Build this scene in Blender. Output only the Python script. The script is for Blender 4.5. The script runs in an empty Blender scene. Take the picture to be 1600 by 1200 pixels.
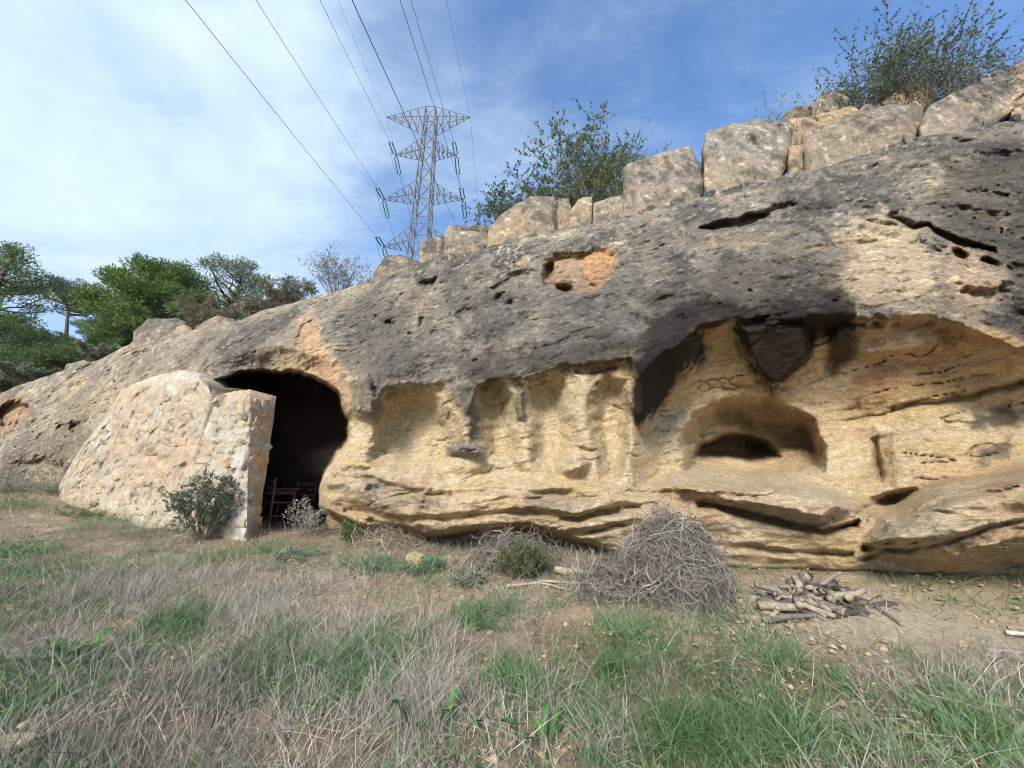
import bpy, math
import numpy as np
from mathutils import Vector

# ------------------------------------------------------------------ camera, sky, sun, exposure
scene = bpy.context.scene
F = 585.0; PITCH = math.radians(17.5); CAMZ = 1.5
cam_d = bpy.data.cameras.new('camera'); cam = bpy.data.objects.new('camera', cam_d)
scene.collection.objects.link(cam); scene.camera = cam
cam.location = (0, 0, CAMZ); cam.rotation_euler = (math.pi/2 + PITCH, 0, 0)
cam_d.sensor_width = 36; cam_d.lens = 36*F/1600; cam_d.clip_start = 0.05; cam_d.clip_end = 5000
scene.render.resolution_x = 1024; scene.render.resolution_y = 768
scene.render.filter_size = 1.0; scene.cycles.filter_width = 1.0
scene.view_settings.view_transform = 'Standard'; scene.view_settings.look = 'None'
scene.view_settings.exposure = 0.9; scene.view_settings.gamma = 1

SUN_EL, SUN_AZ = 31, -158           # azimuth clockwise from +Y (the way the camera looks)
world = bpy.data.worlds.new('World'); scene.world = world; world.use_nodes = True
def build_sky():
    nt = world.node_tree; N = nt.nodes; L = nt.links
    for n in list(N): N.remove(n)
    def n(t, **k):
        o = N.new(t)
        for a, b in k.items(): setattr(o, a, b)
        return o
    out = n('ShaderNodeOutputWorld'); bg = n('ShaderNodeBackground'); bg.inputs[1].default_value = 0.13
    sky = n('ShaderNodeTexSky', sky_type='NISHITA'); sky.sun_disc = False
    sky.sun_elevation = math.radians(SUN_EL); sky.sun_rotation = math.radians(SUN_AZ)
    sky.air_density = 1.0; sky.dust_density = 0.6; sky.ozone_density = 3.0
    tc = n('ShaderNodeTexCoord'); sep = n('ShaderNodeSeparateXYZ'); L.new(tc.outputs['Generated'], sep.inputs[0])
    def math_(op, a, b=None, c=None):
        m = n('ShaderNodeMath', operation=op)
        for i, s in enumerate((a, b, c)):
            if s is None: continue
            if hasattr(s, 'links'): L.new(s, m.inputs[i])
            else: m.inputs[i].default_value = s
        return m.outputs[0]
    zz = math_('ADD', math_('MAXIMUM', sep.outputs[2], 0.0), 0.22)
    cx = math_('DIVIDE', sep.outputs[0], zz); cy = math_('DIVIDE', sep.outputs[1], zz)
    comb = n('ShaderNodeCombineXYZ'); L.new(cx, comb.inputs[0]); L.new(cy, comb.inputs[1])
    mp = n('ShaderNodeMapping'); mp.inputs['Rotation'].default_value = (0, 0, 0.5); mp.inputs['Scale'].default_value = (1.0, 1.7, 1)
    L.new(comb.outputs[0], mp.inputs[0])
    def noise(scale, det, rough, dist):
        t = n('ShaderNodeTexNoise'); t.inputs['Scale'].default_value = scale; t.inputs['Detail'].default_value = det
        t.inputs['Roughness'].default_value = rough; t.inputs['Distortion'].default_value = dist
        L.new(mp.outputs[0], t.inputs['Vector']); return t.outputs[0]
    n1 = noise(1.15, 7, 0.55, 0.35); n2 = noise(3.6, 6, 0.6, 0.5)
    bank = math_('MULTIPLY_ADD', sep.outputs[0], -0.58, 0.22)         # the cloud sheet thickens to the west
    d = math_('ADD', math_('ADD', bank, math_('MULTIPLY_ADD', n1, 1.9, -0.95)), math_('MULTIPLY_ADD', n2, 0.8, -0.40))
    low = math_('MULTIPLY', math_('SUBTRACT', 0.5, sep.outputs[2]), 0.25)
    d = math_('ADD', d, low)
    mr = n('ShaderNodeMapRange', interpolation_type='SMOOTHERSTEP'); L.new(d, mr.inputs[0])
    mr.inputs[1].default_value = -0.34; mr.inputs[2].default_value = 0.92
    # cloud brightness varies with its own thickness
    cb = n('ShaderNodeMapRange'); L.new(n1, cb.inputs[0]); cb.inputs[1].default_value = 0.3; cb.inputs[2].default_value = 0.75
    cr = n('ShaderNodeMix', data_type='RGBA'); L.new(cb.outputs[0], cr.inputs[0])
    cr.inputs[6].default_value = (1.9, 2.75, 4.0, 1); cr.inputs[7].default_value = (3.9, 4.6, 5.1, 1)
    hs = n('ShaderNodeMix', data_type='RGBA', blend_type='MULTIPLY'); hs.inputs[0].default_value = 1
    L.new(sky.outputs[0], hs.inputs[6]); hs.inputs[7].default_value = (0.98, 1.15, 1.30, 1)
    mx = n('ShaderNodeMix', data_type='RGBA'); L.new(mr.outputs[0], mx.inputs[0]); L.new(hs.outputs[2], mx.inputs[6]); L.new(cr.outputs[2], mx.inputs[7])
    L.new(mx.outputs[2], bg.inputs[0]); L.new(bg.outputs[0], out.inputs[0])
build_sky()
sd = bpy.data.lights.new('sun', 'SUN'); sd.energy = 3.1; sd.angle = math.radians(18); sd.color = (1.0, 0.925, 0.81)
sun = bpy.data.objects.new('sun', sd); scene.collection.objects.link(sun)
a_, e_ = math.radians(SUN_AZ), math.radians(SUN_EL)
sdir = Vector((math.sin(a_)*math.cos(e_), math.cos(a_)*math.cos(e_), math.sin(e_)))
sun.rotation_euler = sdir.to_track_quat('Z', 'Y').to_euler(); sun.location = sdir*30

# ------------------------------------------------------------------ helpers
rng = np.random.default_rng(7)
cP, sP = math.cos(PITCH), math.sin(PITCH)
def rat(u, v):
    """pixel of the photograph -> sideways and upward slope of its ray, per metre forward"""
    x = (np.asarray(u, float)-800)/F; y = (600-np.asarray(v, float))/F
    fw = cP - y*sP; up = y*cP + sP
    return x/fw, up/fw
def pt(u, v, D):
    a, b = rat(u, v); D = np.asarray(D, float)
    return np.stack(np.broadcast_arrays(a*D, D, CAMZ + b*D), -1)
def proj(P):
    P = np.asarray(P, float); x = P[..., 0]; y = P[..., 1]; z = P[..., 2]-CAMZ
    zc = np.maximum(y*cP + z*sP, 1e-3); yc = z*cP - y*sP
    return 800 + F*x/zc, 600 - F*yc/zc
_T = np.random.default_rng(3).random(65536)
def vnoise(p):
    p = np.asarray(p, float); i = np.floor(p).astype(np.int64); f = p - i; f = f*f*(3-2*f)
    def h(dx, dy, dz):
        return _T[((i[..., 0]+dx)*73856093 ^ (i[..., 1]+dy)*19349663 ^ (i[..., 2]+dz)*83492791) & 65535]
    fx, fy, fz = f[..., 0], f[..., 1], f[..., 2]
    def lx(dy, dz): a = h(0, dy, dz); return a + (h(1, dy, dz)-a)*fx
    def ly(dz): a = lx(0, dz); return a + (lx(1, dz)-a)*fy
    a = ly(0); return (a + (ly(1)-a)*fz)*2-1
def fbm(p, oct=5, gain=0.5, ridged=False):
    p = np.asarray(p, float); s = 0; a = 1; t = 0
    for k in range(oct):
        q = vnoise(p*2.03**k + 17.3*k)
        if ridged: q = 1-2*np.abs(q)
        s = s + a*q; t += a; a *= gain
    return s/t
def sst(a, b, x):
    t = np.clip((x-a)/(b-a), 0, 1); return t*t*(3-2*t)
def sdf(poly, U, V):
    """signed pixel distance to a polygon, positive inside"""
    p = np.asarray(poly, float); d = np.full(U.shape, 1e9); ins = np.zeros(U.shape, bool)
    for (x0, y0), (x1, y1) in zip(p, np.roll(p, -1, 0)):
        ex, ey = x1-x0, y1-y0
        t = np.clip(((U-x0)*ex + (V-y0)*ey)/(ex*ex+ey*ey+1e-9), 0, 1)
        d = np.minimum(d, np.hypot(U-x0-t*ex, V-y0-t*ey))
        if y1 != y0: ins ^= ((y0 > V) != (y1 > V)) & (U < ex*(V-y0)/(y1-y0)+x0)
    return np.where(ins, d, -d)
def mesh(name, V, Fc, mat, parent=None, col=None, smooth=False, loc=None):
    V = np.asarray(V, float).reshape(-1, 3)
    me = bpy.data.meshes.new(name)
    fl = Fc if isinstance(Fc, list) else [Fc]
    fl = [np.asarray(f, np.int32) for f in fl if len(f)]
    me.vertices.add(len(V)); me.vertices.foreach_set('co', V.astype(np.float32).ravel())
    idx = np.concatenate([f.ravel() for f in fl]); tot = np.concatenate([np.full(len(f), f.shape[1], np.int32) for f in fl])
    me.loops.add(len(idx)); me.loops.foreach_set('vertex_index', idx)
    me.polygons.add(len(tot)); st = np.zeros(len(tot), np.int32); st[1:] = np.cumsum(tot)[:-1]
    me.polygons.foreach_set('loop_start', st); me.polygons.foreach_set('loop_total', tot)
    if smooth: me.polygons.foreach_set('use_smooth', np.ones(len(tot), bool))
    me.update(calc_edges=True); me.validate()
    if col is not None:
        a = me.color_attributes.new('col', 'FLOAT_COLOR', 'POINT')
        col = np.atleast_2d(np.asarray(col, float)); c = np.ones((len(V), 4), np.float32); c[:, :col.shape[1]] = np.clip(col, 0, 1); a.data.foreach_set('color', c.ravel())
    for m in (mat if isinstance(mat, list) else [mat]): me.materials.append(m)
    o = bpy.data.objects.new(name, me); scene.collection.objects.link(o)
    if loc is not None: o.location = loc
    if parent is not None: o.parent = parent
    return o
def tag(o, label=None, cat=None, group=None, kind=None):
    for k, v in (('label', label), ('category', cat), ('group', group), ('kind', kind)):
        if v: o[k] = v
    return o
def empty(name, loc, label=None, cat=None, group=None):
    o = bpy.data.objects.new(name, None); scene.collection.objects.link(o); o.location = loc; o.empty_display_size = 0.1
    return tag(o, label, cat, group)
def mat(name, col=(0.5, 0.5, 0.5), rough=0.9, attr=False, nscale=8.0, var=0.35, bump=0.0, bscale=30.0, spec=0.2, trans=0.0, stretch=(1, 1, 1), bdist=0.02):
    m = bpy.data.materials.new(name); m.use_nodes = True; nt = m.node_tree; N = nt.nodes; L = nt.links
    b = N['Principled BSDF']; b.inputs['Roughness'].default_value = rough; b.inputs['Specular IOR Level'].default_value = spec
    tc = N.new('ShaderNodeTexCoord'); mp = N.new('ShaderNodeMapping'); mp.inputs['Scale'].default_value = stretch
    L.new(tc.outputs['Object'], mp.inputs[0])
    nz = N.new('ShaderNodeTexNoise'); nz.inputs['Scale'].default_value = nscale; nz.inputs['Detail'].default_value = 8; nz.inputs['Roughness'].default_value = 0.65
    L.new(mp.outputs[0], nz.inputs['Vector'])
    mr = N.new('ShaderNodeMapRange'); mr.inputs[1].default_value = 0.3; mr.inputs[2].default_value = 0.7; mr.inputs[3].default_value = 1-var; mr.inputs[4].default_value = 1+var
    L.new(nz.outputs[0], mr.inputs[0])
    mx = N.new('ShaderNodeMix'); mx.data_type = 'RGBA'; mx.blend_type = 'MULTIPLY'; mx.inputs[0].default_value = 1
    if attr:
        at = N.new('ShaderNodeAttribute'); at.attribute_name = 'col'; L.new(at.outputs['Color'], mx.inputs[6])
    else: mx.inputs[6].default_value = (*col, 1)
    L.new(mr.outputs[0], mx.inputs[7]); L.new(mx.outputs[2], b.inputs['Base Color'])
    if bump:
        n2 = N.new('ShaderNodeTexNoise'); n2.inputs['Scale'].default_value = bscale; n2.inputs['Detail'].default_value = 10; n2.inputs['Roughness'].default_value = 0.7
        L.new(mp.outputs[0], n2.inputs['Vector'])
        bp = N.new('ShaderNodeBump'); bp.inputs['Strength'].default_value = bump; bp.inputs['Distance'].default_value = bdist
        L.new(n2.outputs[0], bp.inputs['Height']); L.new(bp.outputs[0], b.inputs['Normal'])
    if trans:
        t = N.new('ShaderNodeBsdfTranslucent'); L.new(mx.outputs[2], t.inputs[0]); ms = N.new('ShaderNodeMixShader'); ms.inputs[0].default_value = trans
        L.new(b.outputs[0], ms.inputs[1]); L.new(t.outputs[0], ms.inputs[2]); L.new(ms.outputs[0], N['Material Output'].inputs[0])
    return m
def fine_grain(m, s1=55.0, v1=.35, s2=90.0, b2=.9, d2=.02):
    nt = m.node_tree; N = nt.nodes; L = nt.links; b = N['Principled BSDF']; src = b.inputs['Base Color'].links[0].from_socket
    mp = next(n for n in N if n.type == 'MAPPING')
    z = N.new('ShaderNodeTexNoise'); z.inputs['Scale'].default_value = s1; z.inputs['Detail'].default_value = 6; z.inputs['Roughness'].default_value = .7; L.new(mp.outputs[0], z.inputs['Vector'])
    r = N.new('ShaderNodeMapRange'); r.inputs[1].default_value = .32; r.inputs[2].default_value = .68; r.inputs[3].default_value = 1-v1; r.inputs[4].default_value = 1+v1; L.new(z.outputs[0], r.inputs[0])
    x = N.new('ShaderNodeMix'); x.data_type = 'RGBA'; x.blend_type = 'MULTIPLY'; x.inputs[0].default_value = 1; L.new(src, x.inputs[6]); L.new(r.outputs[0], x.inputs[7]); L.new(x.outputs[2], b.inputs['Base Color'])
    bp = N.new('ShaderNodeBump'); bp.inputs['Strength'].default_value = b2; bp.inputs['Distance'].default_value = d2; L.new(z.outputs[0], bp.inputs['Height'])
    if b.inputs['Normal'].links: L.new(b.inputs['Normal'].links[0].from_socket, bp.inputs['Normal'])
    L.new(bp.outputs[0], b.inputs['Normal'])
M = dict(
    rock=mat('rock', attr=True, nscale=14, var=0.32, bump=1.0, bscale=16, bdist=0.06, stretch=(0.8, 0.8, 1.5)),
    ground=mat('soil', attr=True, nscale=18, var=0.3, bump=0.8, bscale=45, bdist=0.03),
    mortar=mat('mortar', attr=True, nscale=9, var=0.22, bump=0.9, bscale=22, bdist=0.04),
    stone=mat('wall_stone', attr=True, nscale=20, var=0.25, bump=0.7, bscale=30, bdist=0.02),
    boulder=mat('boulder', attr=True, nscale=7, var=0.4, bump=0.8, bscale=12, bdist=0.05),
    dry=mat('dry_stems', attr=True, var=0.15), grass=mat('grass_blades', attr=True, var=0.15, trans=0.3),
    leaf=mat('leaves', attr=True, var=0.15, rough=0.6, trans=0.25), bark=mat('bark', attr=True, nscale=20, var=0.35, bump=0.4),
    wood=mat('old_wood', (0.10, 0.072, 0.05), nscale=15, var=0.35), logm=mat('log_bark', attr=True, nscale=25, var=0.4, bump=0.6, bscale=40, stretch=(1, 1, 1)),
    steel=mat('painted_steel', (0.17, 0.16, 0.168), rough=0.6, var=0.2), glass=mat('green_insulator_glass', (0.06, 0.24, 0.15), rough=0.25, spec=0.5, var=0.1),
    wire=mat('conductor', (0.10, 0.10, 0.12), rough=0.5, var=0.1))
def mottle(m, base, amt, scale=7.0, st=(1, 1, 1)):
    # crisp-edged lichen and bare spots; the colour attribute's alpha says how weathered the stone is
    nt = m.node_tree; N = nt.nodes; L = nt.links; b = N['Principled BSDF']; src = b.inputs['Base Color'].links[0].from_socket
    at = next(n for n in N if n.type == 'ATTRIBUTE'); tc = next(n for n in N if n.type == 'TEX_COORD')
    f = N.new('ShaderNodeMath'); f.operation = 'MULTIPLY_ADD'; f.inputs[1].default_value = amt; f.inputs[2].default_value = base; L.new(at.outputs['Alpha'], f.inputs[0])
    for off, lo, hi, k in ((0, .56, .60, 1.65), (13, .565, .62, .42), (29, .60, .63, .55)):
        mp = N.new('ShaderNodeMapping'); mp.inputs['Location'].default_value = (off, off*.7, off*.3); mp.inputs['Scale'].default_value = st; L.new(tc.outputs['Object'], mp.inputs[0])
        z = N.new('ShaderNodeTexNoise'); z.inputs['Scale'].default_value = scale*(1 if off < 20 else 3.2); z.inputs['Detail'].default_value = 12; z.inputs['Roughness'].default_value = .72; L.new(mp.outputs[0], z.inputs['Vector'])
        r = N.new('ShaderNodeMapRange'); r.inputs[1].default_value = lo; r.inputs[2].default_value = hi; r.inputs[3].default_value = 1; r.inputs[4].default_value = k; L.new(z.outputs[0], r.inputs[0])
        x = N.new('ShaderNodeMix'); x.data_type = 'RGBA'; x.blend_type = 'MULTIPLY'; L.new(f.outputs[0], x.inputs[0]); L.new(src, x.inputs[6]); L.new(r.outputs[0], x.inputs[7]); src = x.outputs[2]
    L.new(src, b.inputs['Base Color'])
mottle(M['rock'], .12, .8, 4.5, (1, 1, 1.4)); mottle(M['boulder'], 0, .75, 3.5); mottle(M['mortar'], 0, .35, 6)
for k_ in ('rock', 'boulder', 'mortar'): fine_grain(M[k_])
fine_grain(M['ground'], 80, .35)
def grid_faces(nr, nc, closed=False):
    i = np.arange(nr-1)[:, None]; j = np.arange(nc if closed else nc-1)[None, :]; j2 = (j+1) % nc
    a = i*nc+j; b = i*nc+j2; c = (i+1)*nc+j2; d = (i+1)*nc+j
    return np.stack(np.broadcast_arrays(a, b, c, d), -1).reshape(-1, 4)
def frames(P):
    T = np.gradient(P, axis=-2); T /= np.linalg.norm(T, axis=-1, keepdims=True)+1e-9
    ref = np.where(np.abs(T[..., 2:3]) > 0.9, np.array([1., 0, 0]), np.array([0, 0, 1.]))
    A = np.cross(T, ref); A /= np.linalg.norm(A, axis=-1, keepdims=True)+1e-9
    return A, np.cross(T, A)
def tubes(P, R, sides=4):
    """P (n,k,3) centre lines, R (n,k) radii -> verts, quads"""
    P = np.asarray(P, float); R = np.asarray(R, float); n, k, _ = P.shape
    A, B = frames(P); th = np.arange(sides)*2*np.pi/sides
    V = P[:, :, None] + R[:, :, None, None]*(A[:, :, None]*np.cos(th)[:, None] + B[:, :, None]*np.sin(th)[:, None])
    f = grid_faces(k, sides, True); Fc = (f[None] + (np.arange(n)*k*sides)[:, None, None]).reshape(-1, 4)
    return V.reshape(-1, 3), Fc
def ribbons(P, W):
    """flat blades: P (n,k,3), W (n,k) half widths, each turned its own way"""
    n, k, _ = P.shape; A, B = frames(P); th = rng.random(n)*np.pi
    S = A*np.cos(th)[:, None, None] + B*np.sin(th)[:, None, None]
    V = np.stack([P - S*W[..., None], P + S*W[..., None]], 2)
    f = grid_faces(k, 2); Fc = (f[None] + (np.arange(n)*k*2)[:, None, None]).reshape(-1, 4)
    return V.reshape(-1, 3), Fc
def leaves(C, Dr, Ln, Wd):
    """diamond leaves at C, pointing along Dr"""
    n = len(C); Dr = Dr/(np.linalg.norm(Dr, axis=-1, keepdims=True)+1e-9)
    r = rng.normal(size=(n, 3)); S = np.cross(Dr, r); S /= np.linalg.norm(S, axis=-1, keepdims=True)+1e-9
    Ln = np.broadcast_to(Ln, n)[:, None]; Wd = np.broadcast_to(Wd, n)[:, None]
    V = np.stack([C, C+Dr*Ln*.45+S*Wd, C+Dr*Ln, C+Dr*Ln*.45-S*Wd], 1)
    return V.reshape(-1, 3), np.arange(4*n).reshape(n, 4)
def unit(v): return v/(np.linalg.norm(v, axis=-1, keepdims=True)+1e-9)
def L3(a, b, t): return np.asarray(a)[None]*(1-t)[..., None] + np.asarray(b)[None]*t[..., None]

# ------------------------------------------------------------------ the lie of the land
_pts = [(800, 1200, 2.2), (0, 1200, 2.0), (1600, 1200, 2.25), (800, 1000, 3.45), (800, 900, 4.7), (0, 900, 5.0), (1400, 1000, 3.2),
        (1400, 905, 4.05), (1600, 908, 3.75), (1000, 875, 5.0), (700, 850, 5.8), (430, 832, 6.7), (95, 765, 8.4), (100, 800, 7.4), (0, 760, 9.0), (250, 900, 5.0), (430, 826, 8.4)]
_g = np.array([pt(*p) for p in _pts] + [(0, 0, 0), (-3, 0, .12), (3, 0, 0)])
def _basis(x, y): return np.stack([np.ones_like(x), x, y, x*x, x*y, y*y, x*x*x, x*x*y], -1)
_c = np.linalg.lstsq(_basis(_g[:, 0], _g[:, 1]), _g[:, 2], rcond=None)[0]
def sclamp(x, a, b): return a + (b-a)*np.clip((x-a)/(b-a), 0, 1)
def gz(x, y):
    x = np.asarray(x, float); y = np.asarray(y, float)
    z = _basis(sclamp(x, -11, 6), sclamp(y, 0, 9.5)) @ _c
    cav = sst(-7.5, -6.2, x)*sst(-1.0, -2.0, x)*sst(6.2, 7.0, y)          # level floor inside the cave
    z = z*(1-cav) + 1.02*cav
    return z + np.minimum(y, 0)*0.12*np.exp(np.minimum(y, 0)/15)
def ground_hit(u, v):
    a, b = rat(u, v); D = np.full(np.shape(a), 1.0); lo = D*0.8; hi = D*14.0
    for _ in range(40):
        m = (lo+hi)/2; below = CAMZ + b*m < gz(a*m, m); hi = np.where(below, m, hi); lo = np.where(below, lo, m)
    return np.stack([a*hi, hi, CAMZ+b*hi], -1)

def ip(pts): p = np.array(pts, float); return lambda u: np.interp(u, p[:, 0], p[:, 1])
W = ip([(-600, 19), (-300, 14), (0, 10.3), (100, 9.3), (200, 8.4), (330, 7.5), (430, 6.95), (520, 6.35), (600, 6.05), (700, 5.8), (800, 5.55), (900, 5.3), (1000, 5.05), (1130, 4.8), (1300, 4.45), (1450, 4.2), (1600, 4.0), (1800, 3.75), (2200, 3.4)])
Tl = ip([(-600, 660), (-100, 628), (0, 612), (60, 590), (110, 575), (160, 562), (215, 533), (300, 517), (360, 506), (430, 482), (500, 462), (590, 432), (660, 410), (760, 387), (880, 356), (1000, 332), (1100, 306), (1200, 282), (1300, 256), (1440, 214), (1600, 182), (1800, 150), (2200, 110)])
Bl = ip([(-600, 790), (0, 735), (60, 735), (200, 690), (300, 600), (340, 578), (420, 560), (470, 570), (520, 600), (548, 642), (585, 645), (600, 600), (690, 594), (715, 632), (735, 640), (746, 602), (800, 584), (900, 572), (985, 562), (1000, 590), (1040, 545), (1100, 508), (1160, 494), (1300, 493), (1400, 492), (1470, 496), (1540, 522), (1600, 545), (1700, 560), (2200, 600)])
Ll = ip([(-600, 800), (0, 745), (200, 720), (420, 740), (500, 745), (545, 702), (590, 735), (690, 760), (800, 752), (917, 757), (992, 776), (1050, 752), (1200, 752), (1330, 790), (1400, 800), (1480, 760), (1600, 740), (2200, 700)])
Fl = ip([(-600, 810), (0, 752), (200, 780), (420, 800), (500, 792), (563, 818), (688, 832), (750, 824), (834, 818), (880, 832), (1000, 872), (1130, 886), (1340, 895), (1480, 899), (1600, 905), (2200, 920)])
rec = ip([(-600, 0), (500, 0), (560, .16), (985, .16), (1030, 1.05), (1330, 1.0), (1450, .7), (1600, .7), (2200, .5)])
topo = ip([(-600, 1.4), (300, 1.3), (700, 1.5), (1100, 1.7), (1600, 1.7), (2200, 1.6)])

# ------------------------------------------------------------------ rock outcrop
def build_rock():
    us = np.concatenate([np.linspace(-600, -20, 60, endpoint=False), np.arange(-20, 1620, 2.0), np.linspace(1620, 2200, 60)])
    nr = 310; nc = len(us)
    q = np.stack([us*0.02, us*0+3.1, us*0], -1)
    T = Tl(us) + 5*fbm(q, 4) + 2*fbm(q*5, 3)
    B, Lg, Fb = Bl(us), Ll(us), Fl(us)
    wob = np.stack([us*0.013, us*0+9.1, us*0], -1)
    B = B + 13*fbm(wob*1.3, 4) + 5*fbm(wob*6, 3); Lg = Lg + 6*fbm(wob+5, 4); Fb = Fb + 5*fbm(wob*2+9, 4)
    B = np.maximum(B, T+40); Lg = np.maximum(Lg, B+10); Fb = np.maximum(Fb, Lg+8)
    fr = np.linspace(0, 1, nr); V = T[None] + fr[:, None]*(Fb+70-T)[None]; U = np.broadcast_to(us[None], V.shape).copy()
    D = np.zeros_like(V); r = rec(us); tp = topo(us); w0 = W(us)
    for j in range(nc):
        t, b, l, f, rr = T[j], B[j], Lg[j], Fb[j], r[j]
        if rr > 0.02:
            kv = [t, t+.12*(b-t), t+.4*(b-t), t+.78*(b-t), b, b+13, (b+l)/2, l-14, l+5, (l+f)/2, f, f+10, f+90]
            ko = [tp[j], tp[j]*.72, tp[j]*.34, -.04, -.12 if us[j] < 1000 else -.2, rr*(.8 if us[j] < 1000 else .28), rr+.06, rr*.8, -.14, -.34, -.14, .85 + .2*(us[j] > 1120), 1.2 + .3*(us[j] > 1120)]
        else:
            kv = [t, t+.12*(b-t), t+.4*(b-t), t+.78*(b-t), b, max(l, b+12), f+90]
            ko = [tp[j], tp[j]*.7, tp[j]*.35, .02, .05, .2, .3]
        D[:, j] = w0[j] + np.interp(V[:, j], kv, ko)
    def blur(A, n):
        for _ in range(n):
            A = np.pad(A, ((1, 1), (0, 0)), 'edge'); A = (A[:-2]+2*A[1:-1]+A[2:])/4
            A = np.pad(A, ((0, 0), (1, 1)), 'edge'); A = (A[:, :-2]+2*A[:, 1:-1]+A[:, 2:])/4
        return A
    D = blur(D, 5)
    P0 = pt(U, V, D)
    wu = U + 12*fbm(P0*2.2, 4) + 3*fbm(P0*9, 3); wv = V + 10*fbm(P0*2.2+40, 4) + 2.5*fbm(P0*9+7, 3)
    def feat(poly, amp, si=10, so=6):
        nonlocal D
        D = D + amp*sst(-so, si, sdf(poly, wu, wv))
    def ell(c, rx, ry, n=20, rot=0):
        t = np.linspace(0, 2*np.pi, n, endpoint=False); x = rx*np.cos(t); y = ry*np.sin(t)
        return np.stack([c[0]+x*np.cos(rot)-y*np.sin(rot), c[1]+x*np.sin(rot)+y*np.cos(rot)], -1)
    # niches under the brow
    feat([(590, 625), (606, 602), (640, 595), (676, 602), (694, 622), (705, 640), (722, 680), (735, 722), (690, 742), (620, 740), (575, 722), (582, 660)], .66, 32, 4)
    feat([(738, 645), (744, 612), (764, 594), (790, 595), (806, 622), (811, 660), (812, 700), (800, 728), (752, 718), (742, 670)], .52, 26, 5)
    feat([(816, 632), (825, 598), (853, 583), (880, 594), (895, 634), (900, 680), (896, 735), (860, 748), (830, 722), (822, 640)], .50, 28, 6)
    feat([(920, 634), (929, 600), (953, 585), (976, 597), (985, 640), (986, 700), (965, 755), (938, 752), (926, 680)], .46, 24, 6)
    feat([(690, 740), (800, 722), (850, 745), (800, 760), (700, 762)], .15, 10, 10)
    # hanging lobes, knobs
    feat([(540, 590), (580, 580), (596, 620), (586, 660), (560, 650), (546, 625)], -.24, 14, 5)
    feat([(704, 640), (735, 630), (742, 690), (728, 702), (716, 690)], -.26, 9, 5)
    feat([(702, 698), (740, 692), (752, 702), (740, 712), (708, 712)], -.36, 6, 3)
    feat([(806, 610), (818, 610), (818, 655), (808, 655)], -.12, 5, 4)
    feat(ell((892, 726), 28, 24), -.34, 14, 5)
    feat([(895, 585), (925, 585), (925, 700), (900, 700)], -.12, 14, 6)
    # hollow, dark lobes and the little cave on the right
    feat([(988, 560), (1040, 532), (1100, 515), (1085, 575), (1030, 632), (996, 665), (984, 640)], -.42, 16, 5)
    feat([(1150, 500), (1262, 498), (1268, 560), (1235, 600), (1208, 620), (1172, 582), (1158, 540)], -.42, 18, 6)
    feat([(1290, 500), (1340, 498), (1470, 500), (1480, 540), (1400, 560), (1330, 560), (1300, 540)], -.18, 16, 10)
    feat([(1068, 742), (1062, 690), (1085, 645), (1130, 622), (1200, 622), (1262, 650), (1292, 700), (1285, 742), (1180, 752)], .95, 24, 3)
    feat([(1078, 716), (1092, 690), (1130, 672), (1172, 674), (1202, 690), (1220, 716), (1180, 722)], 1.6, 14, 3)
    feat([(1150, 640), (1270, 672), (1272, 705), (1180, 712)], .35, 14, 6)
    feat([(1366, 690), (1374, 684), (1376, 712), (1380, 735), (1377, 752), (1370, 748), (1366, 722)], .26, 10, 4)
    feat([(1352, 680), (1395, 675), (1392, 760), (1356, 765)], .12, 20, 12)
    feat([(1338, 806), (1352, 786), (1380, 770), (1430, 764), (1412, 782), (1385, 800), (1352, 812)], .5, 12, 7)
    feat([(1340, 852), (1378, 805), (1470, 752), (1600, 722), (1760, 700), (1760, 888), (1480, 892), (1360, 872)], -.6, 44, 5)
    feat([(1470, 850), (1600, 812), (1700, 800), (1700, 822), (1600, 832), (1490, 862)], .12, 5, 6)
    feat([(1050, 754), (1200, 752), (1300, 762), (1335, 800), (1288, 826), (1200, 803), (1130, 792), (1060, 776)], -.48, 20, 3)
    feat([(1130, 800), (1200, 806), (1285, 832), (1340, 850), (1345, 890), (1140, 882)], -.02, 20, 5)
    for line, am, hw in [([(1090, 792), (1150, 800), (1215, 812), (1285, 836), (1338, 822)], .3, 4), ([(1345, 858), (1420, 862), (1480, 846), (1560, 822), (1640, 806)], .16, 3), ([(520, 742), (580, 752), (640, 768), (700, 772), (760, 762), (850, 768), (930, 778)], .12, 3), ([(540, 800), (640, 812), (720, 806), (800, 800), (880, 806), (960, 800)], .2, 4), ([(880, 836), (950, 826), (1000, 818)], .2, 3), ([(1000, 768), (1100, 772), (1180, 776)], .1, 2), ([(1390, 338), (1430, 352), (1452, 350), (1500, 378), (1556, 392)], .2, 3), ([(1395, 640), (1480, 622), (1600, 600)], .14, 3), ([(1100, 848), (1200, 858), (1330, 868)], .12, 2)]:
        l = np.array(line, float); feat(np.concatenate([l-[0, hw], (l+[0, hw])[::-1]]), am, 4, 5)
    # ledge front: scoops and slots
    for c, rx, ry, am, ro in [((522, 768), 20, 10, .16, -.1), ((612, 776), 44, 13, .16, .25), ((690, 778), 26, 12, .2, .2), ((770, 790), 40, 9, .1, -.3), ((556, 735), 24, 5, .12, 0),
                              ((935, 803), 62, 9, .22, -.15), ((860, 775), 40, 8, .12, -.2), ((620, 822), 40, 9, .25, .15), ((560, 795), 24, 6, .1, .4), ((1010, 770), 40, 6, .14, 0), ((1180, 862), 60, 4, .1, .1), ((1400, 860), 60, 3, .12, -.3)]:
        feat(ell(c, rx, ry, rot=ro), am, 7, 5)
    # pockets, slots and cracks of the upper slab
    feat([(845, 412), (872, 398), (925, 389), (965, 394), (967, 420), (940, 448), (900, 462), (850, 452)], .30, 8, 3)
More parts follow.
